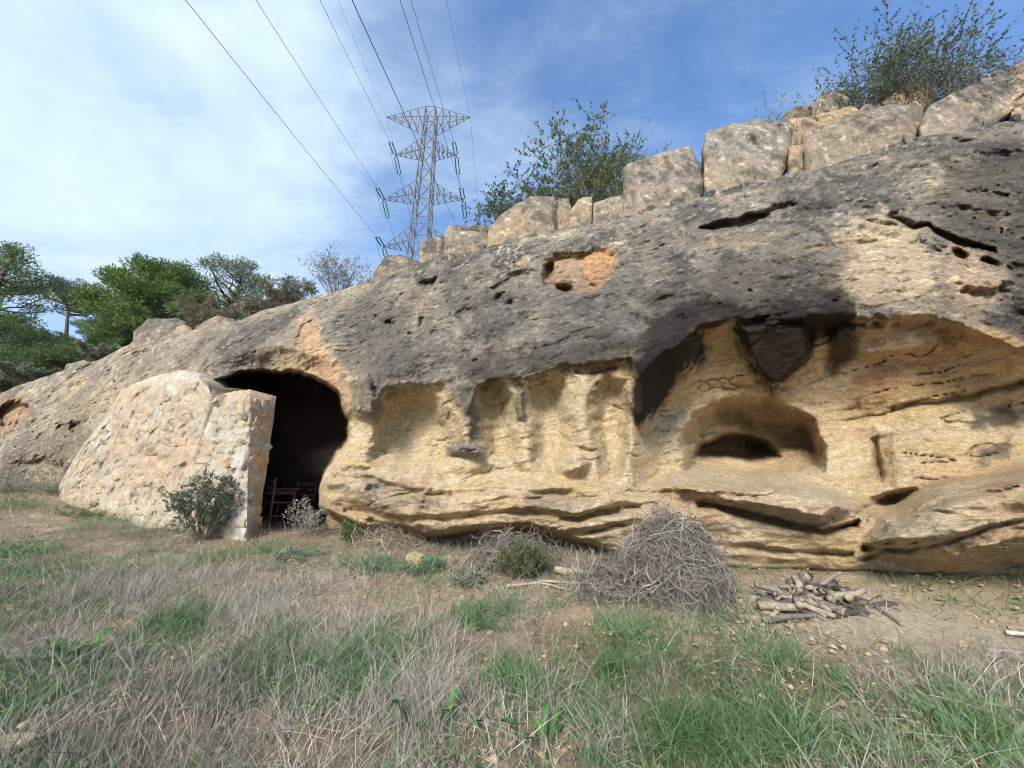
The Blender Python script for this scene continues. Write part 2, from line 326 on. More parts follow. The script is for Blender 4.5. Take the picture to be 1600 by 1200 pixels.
    feat([(912, 392), (966, 392), (966, 424), (930, 452), (912, 430)], -.10, 6, 3)
    for c, rx, ry, am, ro in [((884, 451), 13, 7, .4, 0), ((858, 425), 9, 14, .3, .3), ((668, 440), 15, 9, .25, -.3), ((605, 509), 6, 6, .2, 0), ((661, 500), 4, 10, .2, .2), ((640, 520), 5, 5, .15, 0),
                              ((800, 440), 42, 6, .22, -.35), ((777, 466), 8, 7, .2, 0), ((800, 470), 7, 6, .2, 0), ((730, 487), 16, 7, .12, -.3), ((1150, 348), 55, 9, .4, -.18), ((1205, 330), 45, 6, .25, -.25),
                              ((1500, 398), 14, 9, .25, .3), ((1480, 372), 34, 5, .2, .5), ((1545, 412), 16, 6, .2, .3), ((1400, 352), 50, 4, .12, .1), ((1060, 470), 60, 3, .08, -.1),
                              ((118, 668), 12, 8, .3, 0), ((95, 664), 10, 9, .2, 0), ((20, 648), 30, 16, .5, -.3), ((210, 552), 20, 3, .15, -.2), ((70, 725), 40, 8, .2, 0)]:
        feat(ell(c, rx, ry, rot=ro), am, 6, 3)
    feat([(470, 500), (492, 492), (496, 520), (480, 548), (462, 540)], .14, 8, 4)
    feat([(1500, 452), (1530, 425), (1575, 415), (1580, 440), (1560, 458)], -.14, 8, 3)
    # the cave
    cave = [(322, 660), (332, 596), (380, 577), (450, 577), (500, 592), (530, 614), (548, 655), (548, 682), (522, 716), (503, 748), (503, 790), (516, 816), (530, 900), (322, 900)]
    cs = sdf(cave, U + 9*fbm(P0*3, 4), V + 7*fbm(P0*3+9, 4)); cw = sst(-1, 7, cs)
    lip = sst(-45, 0, cs)*(1-cw); D = D + .28*lip*sst(330, 420, U)
    D = D*(1-cw) + cw*(9.9 + .25*fbm(P0*1.5, 4))
    lob = np.maximum(sst(-4, 8, sdf([(988, 560), (1040, 532), (1100, 515), (1085, 575), (1030, 632), (996, 665), (984, 640)], wu, wv)), sst(-4, 8, sdf([(1150, 500), (1262, 498), (1268, 560), (1235, 600), (1208, 620), (1172, 582), (1158, 540)], wu, wv)))
    # weathering: bedding, pits, roughness
    P0 = pt(U, V, D); low = sst(-6, 20, V - B[None])*sst(505, 560, U)
    tilt = P0.copy(); tilt[..., 2] = P0[..., 2] - .12*P0[..., 0] + .10*fbm(P0*1.2, 3)
    bed = fbm(tilt*np.array([.9, .9, 7.0]), 5, .6); bed2 = fbm(tilt*np.array([1.5, 1.5, 16.0])+30, 4, .6)
    rough = fbm(P0*3.2+11, 6, .55); big = fbm(P0*.9+5, 3); rid = fbm(P0*5.0+3, 5, .55, True)
    keep = (1-.5*cw)*(1-.65*lob)
    D = D + keep*(.16*big*(1-.5*low) + (.038 - .016*low)*bed*1.2 + .022*bed2*(.4+.1*low) + .08*rough*(1-.5*low) - .035*rid*(1-.6*low))
    def stairs(x): f = np.floor(x); return f + sst(.72, 1.0, x-f)
    fl = P0.copy(); fl[..., 2] = fl[..., 2]*1.7 - .35*fl[..., 0]
    D = D + keep*(.024*stairs(fbm(fl*.9+21, 5, .5)*4.5)*(1-.75*low) + .007*stairs(fbm(fl*2.9+33, 4, .5)*4)*(1-.4*low))
    D = D + keep*low*.006*stairs(bed*4+2*fbm(P0*1.5, 3))
    gr = 1-np.abs(vnoise(tilt*np.array([.8, .8, 6.5])+12+.6*fbm(P0*2, 3)[..., None])); D = D + keep*.06*sst(.93, .985, gr)*(.3+.7*low)*sst(-.1, .25, fbm(P0*1.7+44, 2))
    fb = sst(-4, 14, V - Lg[None])*sst(500, 540, U); D = D + fb*(.13*fbm(P0*np.array([1.8, 1.8, 4.5])+61, 4) - .05*fbm(P0*np.array([2.6, 2.6, 7])+15, 4, .55, True))
    pit = fbm(P0*6.5+70, 3); D = D + .10*sst(.5, .65, pit)*(1-.8*low)*sst(.0, .3, fbm(P0*1.3+90, 2))
    P = pt(U, V, D)
    # --- colour of the stone itself
    n1 = fbm(P*1.1+2, 5, .6); n2 = fbm(P*4.0+8, 5, .6); n3 = fbm(P*13+1, 4, .6); st = fbm(tilt*np.array([1.2, 1.2, 9])+50, 5, .6)
    C = lambda *c: np.array(c, float)
    def mixc(A, c, w): return A*(1-w[..., None]) + np.asarray(c)*w[..., None]
    grey = np.broadcast_to(C(.265, .232, .185), P.shape)
    grey = mixc(grey, C(.085, .078, .070), sst(-.02, .3, n1+.5*n2)*.85)
    grey = mixc(grey, C(.47, .37, .25), sst(.0, .36, n2*.8-n1*.8+.25*n3)*.85)
    grey = mixc(grey, C(.50, .45, .36), sst(.16, .38, n3*.8+n2*.5)*.85)
    grey = mixc(grey, C(.06, .057, .056), sst(.2, .36, -n3*.7-n2*.5)*.6)
    grey = mixc(grey, C(.42, .34, .25), sst(560, 250, U+120*n2)*.25)
    tan = np.broadcast_to(C(.57, .43, .265), P.shape)
    tan = mixc(tan, C(.56, .42, .20), sst(-.05, .4, st+.3*n1)*.55)
    tan = mixc(tan, C(.66, .55, .38), sst(-.1, .35, -st+.4*n2)*.75)
    tan = mixc(tan, C(.47, .27, .14), sst(.12, .45, n1-.3*st)*.7)
    tan = mixc(tan, C(.34, .26, .17), sst(.28, .5, n2+.3*n3)*.3)
    lm = sst(-10, 16, V - B[None] + 34*n2 + 38*n1 + 8*n3 + 4)*sst(500, 560, U + 30*n2)
    lm = np.maximum(lm, sst(-70, -10, cs + 25*n2)*sst(410, 470, U))
    col = grey*(1-lm[..., None]) + tan*lm[..., None]
    strk = fbm(np.stack([P[..., 0]*2.6, P[..., 1]*1.2, P[..., 2]*.9], -1)+77, 5, .6)
    def paint(poly, c, s=1.0, si=14, so=14, nz=22, keep_=.0):
        nonlocal col
        col = mixc(col, C(*c)*(1-keep_) + col*keep_*.75, s*sst(-so, si, sdf(poly, wu, wv) + nz*n2 + (10 if nz < 30 else 30)*n3 + .9*nz*strk))
    paint([(575, 600), (700, 598), (760, 594), (985, 580), (985, 745), (700, 750), (575, 725)], (.68, .56, .37), .7, 14, 10, 20, .3)
    paint([(1000, 640), (1060, 600), (1330, 580), (1340, 790), (1050, 780)], (.66, .54, .36), .7, 30, 20, 30, .3)  # cream stone in the hollow, painted paler to make up for weak bounce light
    front = sst(0, 14, V - Lg[None] - 6 + 10*n2)*sst(500, 520, U)
    col = mixc(col, C(.50, .34, .21), front*sst(-.15, .3, n2+.6*n1)*.6); col = mixc(col, C(.20, .165, .135), front*sst(.12, .4, -n2+.4*n1+.3*strk)*.4)
    # pale, freshly spalled stone
    paint([(1312, 362), (1380, 330), (1450, 358), (1470, 430), (1478, 492), (1330, 492), (1300, 450)], (.54, .42, .28), .9, 16, 16, 34)
    paint([(1320, 500), (1500, 490), (1500, 540), (1380, 580), (1300, 560)], (.44, .31, .20), .8)
    paint([(846, 412), (872, 400), (925, 390), (965, 394), (967, 420), (940, 448), (900, 460), (852, 450)], (.52, .34, .20), .9, 6, 4, 5)
    paint([(914, 393), (966, 393), (966, 424), (930, 452), (914, 430)], (.58, .31, .13), .9, 5, 4, 5)
    paint([(468, 500), (493, 492), (540, 590), (540, 650), (500, 600), (462, 545)], (.54, .35, .21), .85, 10, 10, 12)
    paint([(1475, 365), (1540, 400), (1580, 420), (1570, 480), (1500, 520), (1475, 440)], (.50, .36, .24), .8)
    paint([(60, 660), (190, 590), (330, 560), (300, 590), (180, 650), (110, 720), (60, 730)], (.44, .35, .24), .7, 20, 25, 35)
    paint([(0, 625), (50, 622), (46, 655), (8, 682), (0, 672)], (.40, .25, .15), .8, 6, 5, 8)
    # grey-black patina of the slab, heaviest where water drips off the brow
    drip = sst(-75, -12, V - B[None] + 45*strk + 20*n2)*(1-lm)*sst(540, 600, U)
    col = mixc(col, C(.055, .049, .043)+col*.35, drip*.65)
    gp = (.095, .088, .079)
    paint([(520, 478), (600, 455), (650, 480), (640, 560), (570, 590), (528, 560)], gp, .85, 22, 22, 40, .5)
    paint([(640, 430), (760, 415), (830, 470), (760, 520), (680, 500)], gp, .7, 22, 22, 45, .5)
    paint([(980, 350), (1120, 318), (1290, 345), (1250, 390), (1080, 400), (990, 420)], gp, .55, 22, 22, 45, .5)
    paint([(860, 470), (980, 440), (1010, 500), (960, 552), (850, 556)], gp, .9, 22, 22, 36, .5)
    paint([(300, 540), (450, 490), (460, 530), (340, 566), (250, 580)], gp, .6, 18, 18, 40, .5)
    paint([(60, 690), (130, 640), (150, 690), (100, 730), (40, 735)], gp, .8, 16, 16, 36, .5)
    paint([(1200, 300), (1440, 225), (1600, 195), (1600, 250), (1400, 290), (1250, 335)], gp, .6, 16, 18, 40, .5)
    # black patina
    dk = (.030, .028, .027)
    paint([(1000, 452), (1130, 402), (1320, 392), (1330, 440), (1300, 488), (1110, 492), (1010, 530)], dk, .88, 22, 22, 34, .4)
    paint([(1482, 255), (1620, 215), (2200, 100), (2200, 560), (1600, 540), (1560, 500), (1590, 440), (1500, 380), (1440, 330)], dk, .92, 22, 22, 34, .35)
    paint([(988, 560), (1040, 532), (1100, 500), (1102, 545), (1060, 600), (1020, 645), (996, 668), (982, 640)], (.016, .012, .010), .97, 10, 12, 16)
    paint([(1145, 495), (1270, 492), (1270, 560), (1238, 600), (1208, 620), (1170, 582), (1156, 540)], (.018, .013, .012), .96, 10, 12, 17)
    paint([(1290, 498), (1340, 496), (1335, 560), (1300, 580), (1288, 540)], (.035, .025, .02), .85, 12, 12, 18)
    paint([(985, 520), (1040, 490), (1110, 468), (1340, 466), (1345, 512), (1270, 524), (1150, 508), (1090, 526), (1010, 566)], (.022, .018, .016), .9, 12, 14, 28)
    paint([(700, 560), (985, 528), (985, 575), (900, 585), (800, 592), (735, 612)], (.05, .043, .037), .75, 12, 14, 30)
    paint([(1100, 625), (1200, 622), (1270, 660), (1272, 705), (1190, 690), (1120, 660)], (.26, .175, .11), .55, 12, 12, 14)
    paint([(570, 470), (700, 520), (700, 590), (600, 600), (560, 560)], (.14, .125, .11), .6, 20, 20)
    paint([(705, 600), (742, 600), (742, 690), (730, 690), (716, 650)], (.10, .085, .07), .8, 8, 6, 10)
    paint([(700, 692), (752, 692), (752, 716), (700, 716)], (.20, .18, .16), .9, 4, 3, 4)
    paint([(804, 590), (820, 590), (820, 660), (806, 660)], (.10, .08, .06), .7, 4, 5, 8)
    paint([(545, 590), (592, 590), (592, 660), (560, 650)], (.13, .115, .10), .7, 8, 8)
    paint([(820, 430), (1000, 400), (1000, 520), (860, 560), (720, 540)], (.13, .12, .11), .45, 30, 30)
    for x0, x1, y0, y1 in [(1518, 1592, 640, 672), (1522, 1580, 696, 724)]:
        paint([(x0, y0), (x1, y0-12), (x1, y1-4), (x0, y1)], (.09, .075, .065), .8, 8, 8, 12)
    paint([(560, 745), (690, 772), (700, 800), (640, 806), (560, 780)], (.22, .19, .16), .5, 14, 14)
    paint([(830, 760), (910, 780), (880, 808), (830, 800)], (.20, .17, .15), .5, 14, 14)
    # sooty cave walls, colour taken near black so the interior reads as dark
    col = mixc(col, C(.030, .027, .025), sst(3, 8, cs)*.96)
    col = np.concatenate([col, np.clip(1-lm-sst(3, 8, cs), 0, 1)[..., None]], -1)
    # top returns: run back over the plateau
    back = []; cb = []
    Pt = P[0]
    for k, (dy, sl) in enumerate([(6, .0), (3.2, .05), (1.5, .10), (.7, .14), (.28, .16)]):
        Q = Pt.copy(); Q[:, 0] *= (Q[:, 1]+dy)/Q[:, 1]; Q[:, 1] += dy; Q[:, 2] += sl*dy + .07*fbm(Q*2, 3) - (.5 if k == 0 else 0)
        back.append(Q); cb.append(col[0])
    P = np.concatenate([np.array(back), P]); col = np.concatenate([np.array(cb), col])
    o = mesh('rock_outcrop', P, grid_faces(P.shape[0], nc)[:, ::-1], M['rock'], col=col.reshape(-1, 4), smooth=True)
    tag(o, kind='structure')
    return us, Pt
us_, top_ = build_rock()
az_ = top_[:, 0]/top_[:, 1]
def edge(a): return np.interp(a, az_, top_[:, 1]), np.interp(a, az_, top_[:, 2])
def hslope(a): return np.interp(a, [-2.5, -1.2, -.95, -.75, -.4, 2], [.34, .36, .34, .2, .10, .06])
def hz(x, y):
    x = np.asarray(x, float); y = np.asarray(y, float); a = x/np.maximum(y, .1); ye, ze = edge(a)
    return ze + hslope(a)*45*(1-np.exp(-np.maximum(y-ye, 0)/45)) - .02
def build_hill():
    aa = np.concatenate([np.linspace(-2.6, -.6, 120), np.linspace(-.59, 2.4, 90)]); ye, ze = edge(aa)
    rows = []
    for d in np.concatenate([[.25], np.geomspace(.6, 900, 60)]):
        y = ye+d; x = aa*y; z = hz(x, y) - (.12 if d < 1 else 0); Q = np.stack([x, y, z], -1); z = z + .12*min(1, d)*fbm(Q*.5, 4); rows.append(np.stack([x, y, z], -1))
    P = np.array(rows); n = fbm(P*.4, 4)[..., None]
    col = np.array([.20, .16, .10])*(1+.3*n) + np.array([-.05, .0, -.02])*sst(-.1, .4, n)
    tag(mesh('hillside', P, grid_faces(*P.shape[:2])[:, ::-1], M['ground'], col=col.reshape(-1, 3), smooth=True), kind='structure')
build_hill()
def build_ground():
    gx = np.concatenate([-np.geomspace(900, 9.2, 30), np.arange(-9, -4, .06), np.arange(-4, 5.6, .042), np.geomspace(5.7, 900, 30)])
    gy = np.concatenate([-np.geomspace(900, 1, 24), np.arange(-.8, 1.4, .2), np.arange(1.4, 5.2, .037), np.arange(5.2, 10.5, .06), np.geomspace(10.6, 900, 24)])
    X, Y = np.meshgrid(gx, gy); Z = gz(X, Y); P = np.stack([X, Y, Z], -1)
    u, v = proj(P)
    sand = np.maximum(sst(-60, 60, sdf([(1130, 905), (1700, 890), (1700, 1010), (1400, 1040), (1180, 990)], u, v)), .0)
    near = np.exp(-(np.maximum(0, np.hypot(X+1, Y-3)-8)/6)**2)
    Z = Z + near*(.05*fbm(P*1.3, 3) + (.028*fbm(P*6, 4) + .016*fbm(P*19, 3, .6, True))*(1-.6*sand)); P[..., 2] = Z
    n1 = fbm(P*.8+3, 4); n2 = fbm(P*5+1, 4)
    def mixc(A, c, w): return A*(1-w[..., None]) + np.asarray(c)*w[..., None]
    c = np.broadcast_to(np.array([.27, .20, .135]), P.shape)
    c = mixc(c, (.42, .32, .23), sst(-.2, .4, n2)*.8); c = mixc(c, (.20, .15, .10), sst(.0, .5, n1)*.6); c = mixc(c, (.54, .43, .30), sand*.95)
    path = np.exp(-((u-700)/330)**2-((v-935)/55)**2) + .8*np.exp(-((u-1000)/260)**2-((v-955)/25)**2); c = mixc(c, (.48, .34, .235), np.clip(path, 0, 1)*.75)
    red = np.exp(-((u-250)/280)**2-((v-1160)/70)**2); c = mixc(c, (.33, .205, .14), np.clip(red, 0, 1)*.8)
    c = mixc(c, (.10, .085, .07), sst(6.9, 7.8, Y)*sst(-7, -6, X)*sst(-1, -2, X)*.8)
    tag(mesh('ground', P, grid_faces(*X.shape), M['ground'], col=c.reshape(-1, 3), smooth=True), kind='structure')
build_ground()

# ------------------------------------------------------------------ lumps of stone from an outline
def lump(name, outline, Dc, thick, cA, cB, m, parent=None, nt=40, nr=16, block=.45, amp=.05, seed=0, freq=2.5, drop=0, loc=None, tilt=0, facet=0):
    o = np.array(outline, float); c = (o.max(0)+o.min(0))/2
    if facet: o = c + (o-c)*1.05
    seg = np.concatenate([o, o[:1]]); per = np.concatenate([[0], np.cumsum(np.linalg.norm(np.diff(seg, axis=0), axis=1))])
    s = np.linspace(0, per[-1], nt, endpoint=False); ring = np.stack([np.interp(s, per, seg[:, 0]), np.interp(s, per, seg[:, 1])], -1)
    ring = ring if facet else (np.roll(ring, 1, 0)+2*ring+np.roll(ring, -1, 0))/4
    pn = 1.6/block; h = nr*2//3; pf = 1-(1-np.linspace(0, 1, h))**1.6; pb = pf[::-1][::2][1:]; p = np.concatenate([pf, pb, [0] if pb[-1] > 0 else []]); q = np.concatenate([-(1-pf**pn)**(1/pn), (1-pb**pn)**(1/pn), [1] if pb[-1] > 0 else []]); nr = len(p)
    uv = c + (ring-c)[None]*p[:, None, None]
    if drop: uv[..., 1] += drop*sst(c[1], o[:, 1].max(), uv[..., 1])
    dd = Dc(uv[..., 0], uv[..., 1]) if callable(Dc) else Dc
    P = pt(uv[..., 0], uv[..., 1], dd + thick/2*(q[:, None] + 1) + tilt*(c[1]-uv[..., 1]))
    sc = np.linalg.norm(P.reshape(-1, 3).max(0)-P.reshape(-1, 3).min(0))
    ctr = P.reshape(-1, 3).mean(0); dr = unit(P-ctr)
    Q = P/ max(sc, .2)*freq*2 + seed*7.7
    P = P + dr*(amp*sc*(fbm(Q, 4, .55) + .35*fbm(Q*2.7, 4, .6, True)))[..., None]
    if facet:
        gg = np.random.default_rng(seed+500); ext = np.abs(P-ctr).reshape(-1, 3).max(0)
        for _ in range(facet):
            nn = unit(gg.normal(size=3)*np.array([.5, 1.5, .6])); nn[1] = -abs(nn[1]) if gg.random() < .85 else nn[1]; nn[2] = abs(nn[2])
            dd_ = ((P-ctr)/ext) @ nn; lim = np.quantile(dd_, gg.uniform(.90, .98)); P = P - (ext*nn)*np.maximum(0, dd_-lim)[..., None]*.92
        stp = fbm(Q*.9+3, 4, .5)*4.5; fq = np.floor(stp); stp = fq + sst(.8, 1, stp-fq)
        P = P - dr*(.005*sc*stp)[..., None] + dr*(.009*sc*fbm(Q*5, 5, .6))[..., None]
    n = fbm(P*1.8+seed, 5, .6); n2 = fbm(P*7+seed, 4, .6)
    w = sst(-.25, .3, n+.5*n2)[..., None]; col = np.array(cA)*(1-w) + np.array(cB)*w
    w2 = sst(.2, .4, n2-.3*n)[..., None]*(.35 if facet else .6); col = col*(1-w2) + np.array([.48, .43, .36])*w2
    if facet and thick > .3:
        rz = (P[..., 2]-P[..., 2].min())/max(np.ptp(P[..., 2]), .01); w4 = sst(.62, .12, rz+.6*n)[..., None]*.4; col = col*(1-w4) + np.array([.47, .345, .22])*w4
    if facet: n5 = fbm(P*3.1+seed*3, 6, .68); w3 = sst(.0, .34, n5+.25*n)[..., None]*.75; col = .88*(col*(1-w3) + np.array([.095, .09, .082])*w3)
    base = P.reshape(-1, 3).mean(0) if loc is None else np.array(loc); base = base.copy(); 
    if loc is None: base[2] = P[..., 2].min()
    pl = np.zeros(3)
    if parent is not None: pl = np.array(parent.location)
    return mesh(name, P-base, grid_faces(nr, nt, True), m, parent, col.reshape(-1, 3), True, base-pl)
G_, T_, D_ = (.29, .25, .195), (.48, .355, .22), (.13, .115, .10)
BO = [  # outline in the photograph, thickness in m, two stone colours, label
 ([(974, 264), (984, 256), (1076, 230), (1090, 264), (1098, 280), (1096, 308), (1052, 316), (992, 336), (980, 332)], 1.0, G_, (.36, .31, .25), 'square grey block with tilted flat top beside the tall split block'),
 ([(1102, 240), (1108, 208), (1184, 192), (1232, 196), (1234, 224), (1228, 256), (1216, 280), (1128, 306), (1112, 300), (1104, 276)], 1.1, G_, (.33, .30, .25), 'largest square grey block of the row, with a dark vertical crack'),
 ([(1234, 232), (1256, 226), (1258, 250), (1250, 276), (1228, 282)], .6, (.30, .22, .15), T_, 'narrow upright brown stone wedged between two large blocks'),
 ([(1234, 186), (1280, 182), (1330, 165), (1337, 180), (1300, 205), (1255, 222), (1236, 224)], .8, T_, (.40, .29, .19), 'long thin tan slab lying over the long rounded boulder'),
 ([(1256, 215), (1290, 200), (1340, 182), (1400, 165), (1430, 168), (1440, 190), (1436, 210), (1390, 236), (1300, 266), (1252, 276), (1256, 240)], 1.1, (.22, .20, .17), (.38, .30, .22), 'long rounded grey-brown boulder under the thin tan slab'),
 ([(1270, 165), (1285, 148), (1310, 140), (1330, 152), (1325, 168), (1290, 182), (1270, 184)], .7, D_, G_, 'dark angular stone perched on the tan slab under the bush'),
 ([(1222, 184), (1245, 168), (1266, 165), (1270, 182), (1235, 194)], .5, D_, G_, 'small dark stone above the cracked square block'),
 ([(1340, 178), (1352, 164), (1380, 162), (1384, 180), (1345, 190)], .5, G_, (.35, .3, .25), 'small pale grey stone at the foot of the leafy bush'),
 ([(1380, 160), (1400, 145), (1432, 133), (1456, 143), (1452, 165), (1440, 180), (1405, 178)], .8, T_, (.42, .30, .19), 'rounded tan stone resting above the long rounded boulder'),
 ([(1440, 190), (1460, 165), (1560, 110), (1572, 115), (1580, 145), (1578, 168), (1550, 188), (1500, 204), (1445, 214)], 1.1, (.34, .29, .23), (.24, .22, .20), 'big wedge shaped grey-tan block with a pale sloping face'),
 ([(1572, 132), (1580, 105), (1620, 85), (1690, 78), (1690, 128), (1585, 140)], .8, D_, G_, 'dark grey stone leaning on the big wedge shaped block'),
 ([(1580, 152), (1610, 138), (1690, 130), (1690, 178), (1585, 188)], .8, T_, (.42, .30, .2), 'tan block under the dark grey leaning stone'),
 ([(762, 376), (766, 356), (796, 329), (827, 309), (864, 309), (879, 329), (881, 356), (847, 372), (793, 388), (766, 392)], 1.1, (.40, .31, .21), (.27, .23, .18), 'big rounded tan boulder below the tall leafy shrub'),
 ([(866, 314), (888, 311), (893, 340), (888, 362), (874, 358)], .7, (.36, .28, .2), G_, 'slim brown stone tucked behind the big rounded tan boulder'),
 ([(888, 352), (892, 330), (905, 312), (924, 309), (926, 340), (920, 350), (890, 358)], .7, (.40, .32, .22), G_, 'rounded tan stone with a straight cut side'),
 ([(928, 346), (928, 312), (950, 306), (975, 307), (979, 335), (930, 349)], .7, (.36, .30, .24), G_, 'low square stone next to the square tilted block'),
 ([(657, 405), (658, 375), (675, 366), (692, 372), (692, 402), (660, 413)], .7, (.32, .27, .2), G_, 'upright brown-grey stone at the foot of the pylon'),
 ([(680, 402), (690, 378), (720, 362), (750, 365), (763, 380), (760, 394), (700, 407)], .8, (.40, .32, .22), (.24, .21, .17), 'broad tan boulder carrying two small grey stones'),
 ([(695, 367), (702, 353), (722, 352), (731, 362), (716, 372)], .5, G_, (.34, .3, .24), 'small rounded grey stone on the broad tan boulder'),
 ([(728, 360), (735, 352), (760, 353), (766, 362), (760, 376), (735, 368)], .5, G_, (.2, .19, .17), 'small flat grey stone on the broad tan boulder'),
 ([(777, 387), (795, 371), (807, 370), (809, 379), (790, 388)], .25, (.50, .34, .2), T_, 'small orange-tan stone in front of the big rounded boulder'),
 ([(584, 434), (588, 415), (605, 400), (625, 399), (655, 411), (642, 424), (600, 436)], .7, (.13, .115, .10), (.26, .22, .18), 'low dark brown rock alone at the end of the row'),
 ([(209, 533), (212, 517), (235, 500), (275, 499), (292, 508), (284, 528), (240, 536)], 1.0, (.17, .155, .14), G_, 'dark layered slab above the left end of the outcrop'),
 ([(274, 526), (276, 512), (287, 508), (300, 513), (301, 524)], .35, (.48, .37, .27), T_, 'small round pinkish stone beside the dark layered slab'),
 ([(299, 521), (305, 509), (340, 494), (365, 499), (372, 509), (340, 517)], .8, G_, (.36, .3, .24), 'low grey stones half buried under the dry tuft'),
 ([(99, 582), (105, 570), (130, 564), (152, 569), (140, 580)], .7, G_, (.36, .33, .28), 'low pale grey rock below the pine thicket'),
]
for i, (ol, th, ca, cb, lb) in enumerate(BO):
    ol = np.array(ol, float); uc = ol[:, 0].mean(); a = rat(uc, ol[:, 1].max())[0]; ye = float(edge(a)[0])
    lift = max(0, float(Tl(uc)) - ol[:, 1].max())
    o = lump('boulder', ol, ye+.06+.012*lift, th, ca, cb, M['boulder'], nt=68, nr=32, block=.16, amp=.013, seed=i+1, drop=15 if lift < 8 else 8, facet=5)
    tag(o, lb, 'boulder', 'boulders along the top of the outcrop')
g_ = np.random.default_rng(19)
for i in range(22):
    u = g_.uniform(596, 1600); v = float(Tl(u))+1; a_r = g_.uniform(6, 13); b_r = a_r*g_.uniform(.5, .8); th = np.linspace(0, 2*np.pi, 8, endpoint=False); k = g_.uniform(.7, 1.2, 8)
    ca = [G_, T_, D_][g_.integers(0, 3)]
    o = lump('rubble_stone', np.stack([u+a_r*k*np.cos(th), v-b_r*.4+b_r*k*np.sin(th)], -1), float(edge(rat(u, v)[0])[0])-.02, .22, ca, tuple(np.array(ca)*.75), M['boulder'], nt=22, nr=12, block=.35, amp=.04, seed=200+i, drop=4, facet=6)
    tag(o, 'small rubble stone wedged along the foot of the boulder row', 'stone', 'rubble stones along the boulder row')
def gstone(ol, th, ca, cb, lb, seed):
    ol = np.array(ol, float); b = ground_hit(ol[:, 0].mean(), ol[:, 1].max()-1)
    tag(lump('stone', ol, float(b[1]), th, ca, cb, M['boulder'], nt=36, nr=16, block=.55, amp=.035, seed=seed, drop=3), lb, 'stone')
gstone([(632, 880), (636, 866), (650, 860), (664, 866), (667, 880), (650, 887)], .22, (.50, .38, .22), (.42, .31, .18), 'rounded tan stone on the ground below the overhanging ledge', 40)
gstone([(684, 885), (690, 870), (702, 864), (712, 872), (710, 886)], .2, (.40, .29, .18), (.3, .22, .14), 'brown stone half hidden in dry grass beside the tan stone', 41)
gstone([(-60, 1172), (-10, 1152), (50, 1142), (78, 1145), (60, 1162), (10, 1180), (-50, 1192)], .16, (.55, .48, .36), (.45, .38, .28), 'flat pale slab of stone lying in the dry grass', 42)

